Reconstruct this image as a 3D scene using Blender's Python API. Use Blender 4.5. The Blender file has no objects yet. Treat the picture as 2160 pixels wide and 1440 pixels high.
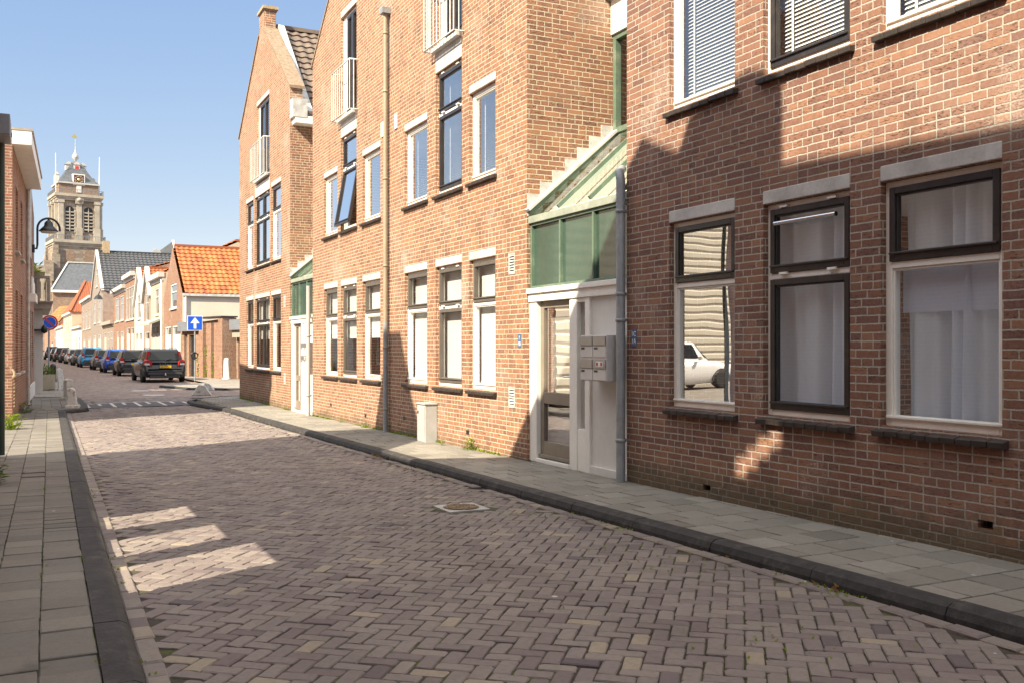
import bpy, math, random
from mathutils import Vector, Matrix
from mathutils.geometry import delaunay_2d_cdt
R = math.radians
rng = random.Random(11)
S = bpy.context.scene
COL = S.collection
V = Vector

# ---------------------------------------------------------------- measured camera
F, CT, ST, D, EYE = 2016.0, 0.8944, 0.4472, 5.476, 1.5

def fy(px):                      # distance along the street of a point of the right hand facades
    return (12343.0 / (px - 72) - D * ST) / CT

def fz(px, py):                  # its height
    return EYE + (733 - py) / (0.16334 * (px - 72))

def at(px, d, py=None, z=0.0):   # a point at depth d
    r = (px - 1080) / F * d
    if py is not None:
        z = EYE + (733 - py) / F * d
    return V((r * CT + d * ST, -r * ST + d * CT, z))

def zr(y):                       # road height
    return 0.08 - 0.155 * min(max((y - 3.5) / 18.0, 0), 1)

def lerp(a, b, t): return a + (b - a) * t

def interp(pts, y):
    if y <= pts[0][0]: return pts[0][1]
    for (a, xa), (b, xb) in zip(pts, pts[1:]):
        if y <= b: return lerp(xa, xb, (y - a) / (b - a))
    return pts[-1][1]

# ---------------------------------------------------------------- mesh builder
ORG = {}

class Fr:                        # a wall frame: u along the wall, z up, t into the wall
    def __init__(s, o, u, n):
        s.o, s.u, s.n = V(o), V(u).normalized(), V(n).normalized()
    def P(s, u, z, t=0.0):
        p = s.o + s.u * u - s.n * t
        return V((p.x, p.y, s.o.z + z))

WORLD = Fr((0, 0, 0), (1, 0, 0), (0, -1, 0))     # u = x, t = y

class MB:
    def __init__(s):
        s.v, s.f, s.m, s.sm, s.attr, s.cv = [], [], [], [], [], 0.0
    def poly(s, pts, m=0, smooth=False, face=None):
        pts = [V(p) for p in pts]
        if face is not None:
            n = (pts[1] - pts[0]).cross(pts[2] - pts[0])
            if n.dot(V(face)) < 0: pts.reverse()
        i = len(s.v); s.v += pts
        s.f.append(list(range(i, i + len(pts)))); s.m.append(m); s.sm.append(smooth); s.attr.append(s.cv)
    def faces(s, pts, fl, m=0, smooth=False):
        i = len(s.v); s.v += [V(p) for p in pts]
        for f in fl:
            s.f.append([i + k for k in f]); s.m.append(m); s.sm.append(smooth); s.attr.append(s.cv)
    def hexa(s, c, m=0):         # 8 corners: bottom ring 0-3, top ring 4-7
        c = [V(p) for p in c]
        fl = [(3, 2, 1, 0), (4, 5, 6, 7), (0, 1, 5, 4), (1, 2, 6, 5), (2, 3, 7, 6), (3, 0, 4, 7)]
        if (c[1] - c[0]).cross(c[3] - c[0]).dot(c[4] - c[0]) < 0: fl = [tuple(reversed(f)) for f in fl]
        s.faces(c, fl, m)
    def box(s, x0, x1, y0, y1, z0, z1, m=0):
        s.hexa([(x0, y0, z0), (x1, y0, z0), (x1, y1, z0), (x0, y1, z0), (x0, y0, z1), (x1, y0, z1), (x1, y1, z1), (x0, y1, z1)], m)
    def fbox(s, fr, u0, u1, z0, z1, t0, t1, m=0):
        P = fr.P
        s.hexa([P(u0, z0, t0), P(u1, z0, t0), P(u1, z0, t1), P(u0, z0, t1), P(u0, z1, t0), P(u1, z1, t0), P(u1, z1, t1), P(u0, z1, t1)], m)
    def ring(s, fr, u0, u1, z0, z1, w, t0, t1, m=0, wb=None):
        wb = wb or w
        s.fbox(fr, u0, u0 + w, z0, z1, t0, t1, m); s.fbox(fr, u1 - w, u1, z0, z1, t0, t1, m)
        s.fbox(fr, u0 + w, u1 - w, z0, z0 + wb, t0, t1, m); s.fbox(fr, u0 + w, u1 - w, z1 - w, z1, t0, t1, m)
    def fquad(s, fr, u0, u1, z0, z1, t, m=0):
        s.poly([fr.P(u0, z0, t), fr.P(u1, z0, t), fr.P(u1, z1, t), fr.P(u0, z1, t)], m, face=fr.n)
    def bar(s, a, b, w, h, m=0, up=(0, 0, 1)):
        a, b = V(a), V(b); d = (b - a).normalized()
        x = d.cross(V(up)); x = x.normalized() if x.length > 1e-6 else V((1, 0, 0)); y = x.cross(d)
        c = []
        for p in (a, b):
            c += [p - x * w / 2 - y * h / 2, p + x * w / 2 - y * h / 2, p + x * w / 2 + y * h / 2, p - x * w / 2 + y * h / 2]
        s.hexa(c, m)
    def tube(s, path, r, n=10, m=0, cap=True):
        path = [V(p) for p in path]; rs = r if isinstance(r, (list, tuple)) else [r] * len(path)
        pts = []; prev = None
        for k, p in enumerate(path):
            d = (path[min(k + 1, len(path) - 1)] - path[max(k - 1, 0)]).normalized()
            if prev is None:
                a = d.orthogonal().normalized()
            else:
                a = (prev - d * prev.dot(d)).normalized()
            prev = a; b = d.cross(a)
            pts += [p + (a * math.cos(2 * math.pi * i / n) + b * math.sin(2 * math.pi * i / n)) * rs[k] for i in range(n)]
        fl = []
        for k in range(len(path) - 1):
            for i in range(n):
                j = (i + 1) % n
                fl.append((k * n + i, k * n + j, (k + 1) * n + j, (k + 1) * n + i))
        s.faces(pts, fl, m, True)
        if cap:
            s.poly(list(reversed(pts[:n])), m); s.poly(pts[-n:], m)
    def lathe(s, c, prof, n=16, m=0, axis=None, smooth=True):   # prof: (radius, height)
        c = V(c); ax = V(axis).normalized() if axis is not None else V((0, 0, 1))
        a = ax.orthogonal().normalized() if axis is not None else V((1, 0, 0)); b = ax.cross(a)
        pts = []
        for r, h in prof:
            pts += [c + ax * h + (a * math.cos(2 * math.pi * i / n) + b * math.sin(2 * math.pi * i / n)) * max(r, 1e-4) for i in range(n)]
        fl = []
        for k in range(len(prof) - 1):
            for i in range(n):
                j = (i + 1) % n
                fl.append((k * n + i, k * n + j, (k + 1) * n + j, (k + 1) * n + i))
        s.faces(pts, fl, m, smooth)
        s.poly(list(reversed(pts[:n])), m); s.poly(pts[-n:], m)
    def prism(s, poly, off, m=0):   # flat polygon pushed along off
        poly = [V(p) for p in poly]; off = V(off); n = len(poly)
        nn = V((0, 0, 0))
        for i in range(n): nn += (poly[i]).cross(poly[(i + 1) % n])
        if nn.dot(off) > 0: poly.reverse()
        pts = poly + [p + off for p in poly]
        fl = [tuple(range(n)), tuple(reversed(range(n, 2 * n)))]
        for i in range(n):
            j = (i + 1) % n
            fl.append((j, i, n + i, n + j))
        s.faces(pts, fl, m)
    def build(s, name, mats, parent=None, org=None, bevel=0.0, local=False, kind=None, seg=2, attr=False):
        if not isinstance(mats, (list, tuple)): mats = [mats]
        me = bpy.data.meshes.new(name)
        o0 = V((0, 0, 0))
        if not local:
            if parent is not None: o0 = ORG.get(parent.name, V((0, 0, 0)))
            elif org is not None: o0 = V(org)
        vs = [p - o0 for p in s.v]
        me.from_pydata(vs, [], s.f)
        for mt in mats: me.materials.append(mt)
        me.polygons.foreach_set('material_index', s.m)
        me.polygons.foreach_set('use_smooth', s.sm)
        uv = me.uv_layers.new(name='UV')
        buf = [0.0] * (2 * len(me.loops))
        for p in me.polygons:
            n = p.normal
            if abs(n.z) > 0.97: ux, vx = V((1, 0, 0)), V((0, 1, 0))
            else:
                ux = V((0, 0, 1)).cross(n).normalized(); vx = n.cross(ux)
            for li in p.loop_indices:
                co = vs[me.loops[li].vertex_index] + (o0 if not local else V((0, 0, 0)))
                buf[2 * li] = co.dot(ux); buf[2 * li + 1] = co.dot(vx)
        uv.data.foreach_set('uv', buf)
        if attr:
            a = me.attributes.new('tone', 'FLOAT', 'FACE'); a.data.foreach_set('value', s.attr)
        o = bpy.data.objects.new(name, me); COL.objects.link(o)
        if parent is not None: o.parent = parent
        elif org is not None: o.location = o0
        ORG[o.name] = o0
        if bevel:
            b = o.modifiers.new('Bevel', 'BEVEL'); b.width = bevel; b.segments = seg; b.limit_method = 'ANGLE'
        if kind: o['kind'] = kind
        return o

def tag(o, label, cat, group=None):
    o['label'] = label; o['category'] = cat
    if group: o['group'] = group
    return o

def thing(name, label, cat, loc, rz=0.0, group=None):
    o = bpy.data.objects.new(name, None); COL.objects.link(o)
    o.location = loc; o.rotation_euler = (0, 0, rz); o.empty_display_size = 0.3
    ORG[o.name] = V(loc)
    return tag(o, label, cat, group)

def text_mesh(body, size, fr_pos, right, up, name, mat, parent, depth=0.002):
    cu = bpy.data.curves.new('lettering', 'FONT'); cu.body = body; cu.size = size; cu.align_x = 'CENTER'; cu.align_y = 'CENTER'; cu.extrude = depth
    tmp = bpy.data.objects.new('lettering', cu); COL.objects.link(tmp)
    me = bpy.data.meshes.new_from_object(tmp)
    bpy.data.objects.remove(tmp); bpy.data.curves.remove(cu)
    right, up = V(right).normalized(), V(up).normalized(); nn = right.cross(up)
    M = Matrix((right, up, nn)).transposed().to_4x4(); M.translation = V(fr_pos) - ORG.get(parent.name, V((0, 0, 0)))
    me.transform(M); me.materials.clear(); me.materials.append(mat); me.name = name
    o = bpy.data.objects.new(name, me); COL.objects.link(o); o.parent = parent
    ORG[o.name] = ORG.get(parent.name, V((0, 0, 0)))
    return o

def wall_sheet(mb, fr, outline, holes, reveal=0.12, m=0, mr=None):
    """flat wall with rectangular openings and their reveals; outline and holes in (u, z)"""
    vs = [V((a, b)) for a, b in outline]; n = len(vs)
    ed = [(i, (i + 1) % n) for i in range(n)]
    for (u0, u1, z0, z1) in holes:
        k = len(vs); vs += [V((u0, z0)), V((u1, z0)), V((u1, z1)), V((u0, z1))]
        ed += [(k, k + 1), (k + 1, k + 2), (k + 2, k + 3), (k + 3, k)]
    ov, oe, of, *_ = delaunay_2d_cdt(vs, ed, [list(range(n))], 1, 1e-5)
    def inside(c):
        ins = False
        for i in range(n):
            a, b = outline[i], outline[(i + 1) % n]
            if (a[1] > c[1]) != (b[1] > c[1]) and c[0] < (b[0] - a[0]) * (c[1] - a[1]) / (b[1] - a[1]) + a[0]: ins = not ins
        return ins
    for f in of:
        c = sum((ov[i] for i in f), V((0, 0))) / len(f)
        if not inside(c) or any(a < c[0] < b and p < c[1] < q for a, b, p, q in holes): continue
        mb.poly([fr.P(ov[i][0], ov[i][1]) for i in f], m, face=fr.n)
    mr = m if mr is None else mr
    for (u0, u1, z0, z1) in holes:
        if z1 - z0 < 0.2 and reveal > .3: continue
        for a, b in (((u0, z0), (u0, z1)), ((u1, z0), (u1, z1)), ((u0, z0), (u1, z0)), ((u0, z1), (u1, z1))):
            mid = V(((a[0] + b[0]) / 2, (a[1] + b[1]) / 2)); ce = V(((u0 + u1) / 2, (z0 + z1) / 2)); dd = ce - mid
            mb.poly([fr.P(a[0], a[1]), fr.P(b[0], b[1]), fr.P(b[0], b[1], reveal), fr.P(a[0], a[1], reveal)], mr, face=fr.u * dd.x + V((0, 0, dd.y)))

# ---------------------------------------------------------------- materials
class NT:
    def __init__(s, name):
        s.mat = bpy.data.materials.new(name); s.mat.use_nodes = True
        s.t = s.mat.node_tree; s.t.nodes.clear()
        s.out = s.t.nodes.new('ShaderNodeOutputMaterial')
    def n(s, typ, ins=None, **pr):
        nd = s.t.nodes.new('ShaderNode' + typ)
        for k, v in pr.items(): setattr(nd, k, v)
        for k, v in (ins or {}).items():
            if isinstance(v, bpy.types.NodeSocket): s.t.links.new(v, nd.inputs[k])
            elif v is not None: nd.inputs[k].default_value = v
        return nd
    def ma(s, op, a, b=None, c=None, clamp=False):
        ins = {0: a}
        if b is not None: ins[1] = b
        if c is not None: ins[2] = c
        return s.n('Math', ins, operation=op, use_clamp=clamp).outputs[0]
    def mix(s, f, a, b, bt='MIX'):
        def c4(x): return tuple(x) + (1,) if isinstance(x, (tuple, list)) and len(x) == 3 else x
        return s.n('Mix', {0: f, 6: c4(a), 7: c4(b)}, data_type='RGBA', blend_type=bt).outputs[2]
    def noise(s, vec, scale, detail=3.0, rough=0.55, out=0):
        return s.n('TexNoise', {'Vector': vec, 'Scale': scale, 'Detail': detail, 'Roughness': rough}).outputs[out]
    def ramp(s, fac, stops, interp='LINEAR'):
        nd = s.n('ValToRGB', {0: fac}); cr = nd.color_ramp; cr.interpolation = interp
        while len(cr.elements) < len(stops): cr.elements.new(0.5)
        for e, (p, c) in zip(cr.elements, stops):
            e.position = p; e.color = tuple(c) + (1,) if len(c) == 3 else c
        return nd.outputs[0]
    def smooth(s, x, a, b):
        return s.n('MapRange', {0: x, 1: a, 2: b, 3: 0.0, 4: 1.0}, interpolation_type='SMOOTHSTEP').outputs[0]
    def uv(s): return s.n('TexCoord').outputs['UV']
    def obj(s): return s.n('TexCoord').outputs['Object']
    def pos(s): return s.n('NewGeometry').outputs['Position']
    def sep(s, v): return s.n('SeparateXYZ', {0: v}).outputs
    def comb(s, x, y, z=0.0): return s.n('CombineXYZ', {0: x, 1: y, 2: z}).outputs[0]
    def white(s, x, y): return s.n('TexWhiteNoise', {'Vector': s.comb(x, y)}, noise_dimensions='2D').outputs[0]
    def bsdf(s, col, rough=0.7, bump=None, strength=0.5, dist=0.01, **kw):
        ins = {'Base Color': tuple(col) + (1,) if isinstance(col, (tuple, list)) else col, 'Roughness': rough}
        ins.update(kw)
        b = s.n('BsdfPrincipled', ins)
        if bump is not None:
            s.t.links.new(s.n('Bump', {'Height': bump, 'Strength': strength, 'Distance': dist}).outputs[0], b.inputs['Normal'])
        s.t.links.new(b.outputs[0], s.out.inputs[0])
        return s.mat

def plain(name, col, rough=0.6, var=0.12, scale=6.0, bump=0.0, dirt=None, dirt_amt=0.5, metal=0.0, spec=0.5):
    t = NT(name); o = t.pos()
    n1 = t.noise(o, scale, 4); n2 = t.noise(o, scale * 9, 2)
    f = t.ma('ADD', t.ma('MULTIPLY', n1, 0.7), t.ma('MULTIPLY', n2, 0.3))
    c0 = tuple(max(0, c * (1 - var * 1.6)) for c in col); c1 = tuple(min(1, c * (1 + var * 1.3)) for c in col)
    c = t.ramp(f, [(0.3, c0), (0.7, c1)])
    if dirt:
        c = t.mix(t.ma('MULTIPLY', t.smooth(t.noise(o, scale * 0.6, 6, 0.7), 0.5, 0.75), dirt_amt), c, dirt)
    return t.bsdf(c, rough, f if bump else None, bump, 0.01, Metallic=metal, **{'Specular IOR Level': spec})

def brick(name, cols, mortar=(0.50, 0.44, 0.36), bw=0.22, rh=0.062, mo=0.0105, split=0.3, algae=True, pale=0.35, bump=0.7, bands=None, moss_z=0.42):
    t = NT(name); u, v, _ = t.sep(t.uv())
    wob = t.noise(t.uv(), 9.0, 2)
    wob2 = t.noise(t.uv(), 55.0, 3)
    v2 = t.ma('ADD', v, t.ma('MULTIPLY', t.ma('SUBTRACT', wob, 0.5), 0.010))
    row = t.ma('FLOOR', t.ma('DIVIDE', v2, rh)); fv = t.ma('SUBTRACT', v2, t.ma('MULTIPLY', row, rh))
    off = t.ma('ADD', t.ma('MULTIPLY', t.ma('MODULO', row, 2.0), bw / 2), t.ma('MULTIPLY', t.ma('SNAP', t.white(row, 3.7), 0.25), bw))
    uu = t.ma('DIVIDE', t.ma('ADD', t.ma('ADD', u, off), 200.0 * bw), bw)
    n = t.ma('FLOOR', uu); fu = t.ma('MULTIPLY', t.ma('SUBTRACT', uu, n), bw)
    sp = t.ma('LESS_THAN', t.white(n, row), split)
    half = t.ma('MULTIPLY', sp, t.ma('GREATER_THAN', fu, bw / 2))
    w = t.ma('SUBTRACT', bw, t.ma('MULTIPLY', sp, bw / 2))
    f2 = t.ma('SUBTRACT', fu, t.ma('MULTIPLY', half, bw / 2))
    eu = t.ma('MINIMUM', f2, t.ma('SUBTRACT', w, f2)); ev = t.ma('MINIMUM', fv, t.ma('SUBTRACT', rh, fv))
    e = t.ma('ADD', t.ma('MINIMUM', eu, ev), t.ma('MULTIPLY', t.ma('SUBTRACT', wob2, 0.5), 0.011))
    mask = t.smooth(e, mo * 0.36, mo * 0.72)
    hsh = t.white(t.ma('ADD', n, t.ma('MULTIPLY', half, 0.37)), t.ma('ADD', row, 0.19))
    k = len(cols)
    c = t.ramp(hsh, [(i / k, cc) for i, cc in enumerate(cols)], 'CONSTANT')
    c = t.mix(t.ma('MULTIPLY', t.smooth(t.noise(t.uv(), 38.0, 4, 0.7), 0.35, 0.72), 0.30), c, t.mix(0.6, c, (0.47, 0.36, 0.29)))
    # creases and fire marks of hand-moulded bricks
    cre = t.noise(t.comb(t.ma('MULTIPLY', u, 26.0), t.ma('MULTIPLY', v2, 75.0), t.ma('MULTIPLY', hsh, 9.0)), 1.0, 4, 0.6)
    crm = t.ma('MULTIPLY', t.smooth(cre, 0.53, 0.66), t.smooth(t.white(row, t.ma('ADD', n, 5.3)), 0.25, 0.75))
    c = t.mix(t.ma('MULTIPLY', crm, 0.72), c, (0.07, 0.042, 0.035))
    big = t.noise(t.uv(), 0.55, 5, 0.62); mid = t.noise(t.uv(), 2.3, 5, 0.65)
    c = t.mix(t.ma('MULTIPLY', t.smooth(mid, 0.3, 0.75), 0.35), c, t.mix(0.5, c, (0.10, 0.06, 0.05)))
    c = t.mix(t.ma('MULTIPLY', t.smooth(big, 0.52, 0.74), pale), c, (0.42, 0.36, 0.32))
    # rain streaks and salt bloom
    st = t.noise(t.comb(t.ma('MULTIPLY', u, 4.5), t.ma('MULTIPLY', v, 0.55)), 1.0, 5, 0.65)
    c = t.mix(t.ma('MULTIPLY', t.smooth(st, 0.50, 0.70), 0.52), c, t.mix(0.6, c, (0.075, 0.055, 0.045)))
    c = t.mix(t.ma('MULTIPLY', t.ma('MULTIPLY', t.smooth(t.noise(t.uv(), 1.1, 6, 0.7), 0.55, 0.7), t.smooth(wob2, 0.4, 0.6)), 0.45), c, (0.55, 0.48, 0.42))
    mc = t.mix(t.noise(t.uv(), 14.0, 3), tuple(x * 0.72 for x in mortar), tuple(min(1, x * 1.22) for x in mortar))
    mc = t.mix(t.ma('MULTIPLY', t.smooth(mid, 0.46, 0.7), 0.45), mc, (0.22, 0.18, 0.15))
    c = t.mix(mask, mc, c)
    if algae:
        z = t.sep(t.pos())[2]
        a = t.ma('SUBTRACT', moss_z, t.ma('MULTIPLY', t.noise(t.uv(), 3.2, 5, 0.7), 0.62))
        am = t.smooth(t.ma('SUBTRACT', a, z), -0.10, 0.13)
        c = t.mix(t.ma('MULTIPLY', am, 0.62), c, (0.085, 0.085, 0.05))
    hgt = t.ma('ADD', t.ma('MULTIPLY', mask, 1.0), t.ma('ADD', t.ma('MULTIPLY', crm, -0.9), t.ma('MULTIPLY', wob2, 0.35)))
    return t.bsdf(c, 0.85, hgt, bump, 0.008, **{'Specular IOR Level': 0.25})

def glass(name, boost=1.5, tint=(1, 1, 1), base=0.02, rough=0.0, wav=0.0):
    t = NT(name)
    fac = t.n('LayerWeight', {'Blend': 0.5}).outputs['Facing']
    f = t.ma('ADD', t.ma('MULTIPLY', t.ma('ADD', t.ma('MULTIPLY', t.ma('POWER', fac, 5.0), 0.96), 0.04), boost), base, clamp=True)
    g = t.n('BsdfGlossy', {'Color': (1, 1, 1, 1), 'Roughness': rough})
    if wav:
        b = t.n('Bump', {'Height': t.noise(t.pos(), 1.3, 1), 'Strength': wav, 'Distance': 0.05})
        t.t.links.new(b.outputs[0], g.inputs['Normal'])
    tr = t.n('BsdfTransparent', {'Color': tuple(tint) + (1,)})
    mx = t.n('MixShader', {0: f, 1: tr.outputs[0], 2: g.outputs[0]})
    t.t.links.new(mx.outputs[0], t.out.inputs[0])
    return t.mat

def tilemat(name, stops, dirt):
    t = NT(name); p = t.pos()
    c = t.ramp(t.n('Attribute', attribute_name='tone').outputs['Fac'], stops)
    c = t.mix(t.ma('MULTIPLY', t.smooth(t.noise(p, 0.8, 5, 0.7), 0.45, 0.75), 0.5), c, dirt)
    c = t.mix(t.ma('MULTIPLY', t.smooth(t.noise(p, 7.0, 4, 0.7), 0.5, 0.75), 0.35), c, dirt)
    return t.bsdf(c, 0.7, t.noise(p, 25, 3), 0.2, 0.01)

def fabric(name, col, trans=0.5):
    t = NT(name)
    w = t.noise(t.comb(t.ma('MULTIPLY', t.sep(t.pos())[1], 300.0), t.ma('MULTIPLY', t.sep(t.pos())[2], 30.0)), 1.0, 2)
    c = t.mix(w, tuple(x * 0.9 for x in col), col)
    d = t.n('BsdfDiffuse', {'Color': c}); tr = t.n('BsdfTranslucent', {'Color': c})
    mx = t.n('MixShader', {0: trans, 1: d.outputs[0], 2: tr.outputs[0]})
    t.t.links.new(mx.outputs[0], t.out.inputs[0])
    return t.mat

def leafmat(name, c0, c1):
    t = NT(name)
    a = t.n('NewGeometry').outputs['Random Per Island']
    c = t.mix(a, c0, c1)
    d = t.n('BsdfDiffuse', {'Color': c}); tr = t.n('BsdfTranslucent', {'Color': t.mix(0.4, c, (0.5, 0.6, 0.05))})
    mx = t.n('MixShader', {0: 0.35, 1: d.outputs[0], 2: tr.outputs[0]})
    t.t.links.new(mx.outputs[0], t.out.inputs[0])
    return t.mat

RED = [(0.230, 0.112, 0.076), (0.255, 0.126, 0.083), (0.21, 0.102, 0.073), (0.285, 0.142, 0.09), (0.185, 0.092, 0.071), (0.24, 0.115, 0.076), (0.31, 0.158, 0.096)]
ORA = [(0.325, 0.152, 0.084), (0.36, 0.172, 0.093), (0.29, 0.136, 0.081), (0.39, 0.19, 0.10), (0.25, 0.122, 0.079), (0.34, 0.162, 0.09), (0.31, 0.152, 0.093)]
M = {}
M['brick_red'] = brick('red brick', RED, mortar=(0.44, 0.40, 0.345), pale=0.18, moss_z=0.66)
M['brick_ora'] = brick('orange brick', ORA, mortar=(0.60, 0.52, 0.40), pale=0.34, moss_z=0.46)
M['brick_left'] = brick('old red brick', [(0.30, 0.125, 0.075), (0.34, 0.15, 0.09), (0.26, 0.105, 0.065), (0.37, 0.17, 0.10)], pale=0.15)
M['brick_far'] = brick('far orange brick', [(0.29, 0.13, 0.075), (0.25, 0.11, 0.068), (0.32, 0.155, 0.09)], algae=False, pale=0.2)
M['brick_grey'] = brick('grey brick', [(0.27, 0.23, 0.21), (0.32, 0.27, 0.24), (0.23, 0.195, 0.18)], algae=False, pale=0.3)
M['brick_pink'] = brick('pale pink brick', [(0.30, 0.225, 0.18), (0.34, 0.26, 0.21), (0.27, 0.195, 0.16)], algae=False, pale=0.3)
M['stone_tower'] = brick('tower stone', [(0.28, 0.235, 0.185), (0.34, 0.295, 0.24), (0.235, 0.19, 0.155), (0.38, 0.335, 0.275)], mortar=(0.27, 0.23, 0.17), bw=1.6, rh=0.55, mo=0.08, algae=False, pale=0.5, bump=0.3)
M['stone_pale'] = plain('pale sandstone', (0.42, 0.38, 0.315), 0.85, 0.2, 0.5, 0.2, (0.22, 0.18, 0.14), 0.6)
M['brick_tower'] = brick('tower brick', [(0.25, 0.16, 0.11), (0.30, 0.20, 0.135), (0.22, 0.14, 0.10)], mortar=(0.32, 0.26, 0.20), bw=0.5, rh=0.15, mo=0.03, algae=False, pale=0.3, bump=0.2)
M['concrete'] = plain('cast concrete lintel', (0.53, 0.52, 0.50), 0.8, 0.14, 5, 0.25, (0.25, 0.23, 0.2), 0.45)
M['sill'] = plain('dark sill tiles', (0.045, 0.036, 0.032), 0.55, 0.3, 12, 0.3, (0.14, 0.11, 0.075), 0.35)
M['white'] = plain('white painted timber', (0.88, 0.865, 0.815), 0.42, 0.05, 4, 0.05, (0.55, 0.5, 0.4), 0.25)
M['whitewall'] = plain('whitewashed wall', (0.70, 0.69, 0.655), 0.7, 0.05, 1.5, 0.1, (0.5, 0.46, 0.4), 0.3)
M['cream'] = plain('cream stucco', (0.62, 0.57, 0.475), 0.75, 0.06, 0.8, 0.1, (0.5, 0.43, 0.33), 0.35)
M['beige'] = plain('beige stucco', (0.50, 0.44, 0.33), 0.8, 0.1, 1.0, 0.1, (0.3, 0.26, 0.2), 0.35)
M['dark'] = plain('dark brown window paint', (0.033, 0.029, 0.029), 0.32, 0.2, 8, 0.05, (0.12, 0.10, 0.08), 0.3)
M['brown'] = plain('taupe door paint', (0.25, 0.21, 0.17), 0.4, 0.1, 5, 0.05)
M['film'] = plain('frosted roller blind', (0.63, 0.66, 0.65), 0.5, 0.05, 2)
M['taupe'] = plain('sunlit dark window paint', (0.125, 0.11, 0.095), 0.4, 0.12, 8, 0.05)  # dark sash paint lightened to its sunlit look
M['farwhite'] = plain('far white paint', (0.56, 0.545, 0.505), 0.5, 0.06, 3)
M['coverframe'] = plain('concrete cover frame', (0.46, 0.45, 0.43), 0.85, 0.2, 9, 0.3, (0.15, 0.14, 0.12), 0.5)
M['blinds'] = plain('pale blind slats', (0.72, 0.74, 0.73), 0.4, 0.04, 3)
M['glass'] = glass('window glass', 1.3, base=0.02, wav=0.02)
M['glass_near'] = glass('near window glass', 1.7, base=0.055, wav=0.03)
M['glass_sky'] = glass('sky mirroring window glass', 3.6, base=0.10, wav=0.02)
M['glass_wavy'] = glass('coated window glass', 2.5, base=0.36, wav=0.06)
M['glass_roof'] = glass('porch roof glass', 1.3, tint=(0.86, 0.90, 0.84), base=.06)
M['glass_car'] = glass('tinted car glass', 1.6, tint=(0.35, 0.42, 0.40), base=0.03)
M['curtain'] = fabric('white linen curtain', (0.84, 0.90, 0.98), 0.55)
M['room'] = plain('room plaster', (0.78, 0.76, 0.72), 0.9, 0.1, 1)
M['green'] = plain('green frame paint', (0.125, 0.185, 0.135), 0.4, 0.15, 5, 0.05, (0.45, 0.48, 0.36), 0.4)
M['greenpanel'] = plain('green glazed panel', (0.048, 0.092, 0.072), 0.08, 0.12, 1.5, 0.0, (0.13, 0.17, 0.13), 0.45, spec=1.0)
M['greenpale'] = plain('weathered green trim', (0.31, 0.345, 0.28), 0.5, 0.15, 6, 0.05, (0.50, 0.50, 0.43), 0.6)
M['lead'] = plain('lead flashing', (0.52, 0.52, 0.50), 0.5, 0.25, 7, 0.5, (0.75, 0.74, 0.70), 0.7)
M['zinc'] = plain('zinc pipe', (0.30, 0.32, 0.345), 0.45, 0.15, 9, 0.05, (0.5, 0.48, 0.44), 0.4, metal=0.2)
M['zinc_sunlit'] = plain('sunlit zinc pipe', (0.33, 0.275, 0.195), 0.5, 0.1, 4, 0.05)  # same zinc pipe, with sunlight put into its colour
M['steel'] = plain('galvanised railing', (0.60, 0.60, 0.58), 0.45, 0.12, 10, 0.0, (0.4, 0.33, 0.22), 0.4)
M['letterbox'] = plain('mailbox enamel', (0.60, 0.585, 0.57), 0.35, 0.06, 5)
M['letterflap'] = plain('mailbox flap metal', (0.33, 0.32, 0.32), 0.35, 0.08, 9, metal=0.5)
M['signblue'] = plain('sign blue', (0.012, 0.10, 0.62), 0.35, 0.04, 3)
M['plateblue'] = plain('house number blue', (0.085, 0.14, 0.28), 0.35, 0.1, 8)
M['signred'] = plain('sign red', (0.48, 0.05, 0.04), 0.4, 0.05, 3)
M['signwhite'] = plain('sign white', (0.82, 0.82, 0.82), 0.4, 0.03, 3)
M['black'] = plain('black paint', (0.018, 0.02, 0.022), 0.4, 0.2, 6)
M['darkgreen'] = plain('dark green pipe', (0.025, 0.05, 0.042), 0.4, 0.2, 4)
M['fascia'] = plain('grey fascia', (0.19, 0.205, 0.235), 0.5, 0.1, 3)
M['kerb'] = plain('dark kerb stone', (0.036, 0.034, 0.034), 0.8, 0.35, 10, 0.8, (0.12, 0.112, 0.10), 0.6)
M['cabinet'] = plain('grey cabinet', (0.42, 0.43, 0.43), 0.5, 0.08, 6, 0.05, (0.35, 0.34, 0.28), 0.5)
M['bollwhite'] = plain('peeling white paint', (0.70, 0.69, 0.65), 0.75, 0.08, 14, 0.5, (0.08, 0.08, 0.075), 0.95)
M['slate'] = plain('slate roof', (0.085, 0.095, 0.11), 0.5, 0.25, 2.0, 0.2, (0.16, 0.17, 0.18), 0.5)
M['tile_ora'] = tilemat('mixed orange pantiles', [(0, (0.30, 0.085, 0.03)), (0.35, (0.40, 0.125, 0.036)), (0.7, (0.46, 0.155, 0.042)), (1, (0.50, 0.20, 0.07))], (0.20, 0.085, 0.045))
M['tile_brown'] = plain('brown concrete tiles', (0.165, 0.125, 0.10), 0.75, 0.2, 4.0, 0.2, (0.28, 0.24, 0.17), 0.4)
M['tile_black'] = plain('dark glazed pantiles', (0.055, 0.057, 0.062), 0.4, 0.2, 4.0)
M['lichen'] = plain('lichen covered coping', (0.38, 0.30, 0.20), 0.9, 0.25, 9, 0.3, (0.62, 0.36, 0.05), 0.8)
M['parapet'] = plain('parapet brick coping', (0.26, 0.19, 0.13), 0.9, 0.25, 12, 0.4, (0.4, 0.34, 0.24), 0.5)
M['gold'] = plain('gilding', (0.80, 0.62, 0.22), 0.3, 0.05, 3, metal=0.8)
M['planter'] = plain('beige planter', (0.42, 0.37, 0.27), 0.7, 0.1, 4)
M['leaf'] = leafmat('weed leaves', (0.10, 0.17, 0.025), (0.26, 0.33, 0.04))
M['leafdark'] = leafmat('dark leaves', (0.03, 0.07, 0.02), (0.08, 0.14, 0.03))
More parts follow.
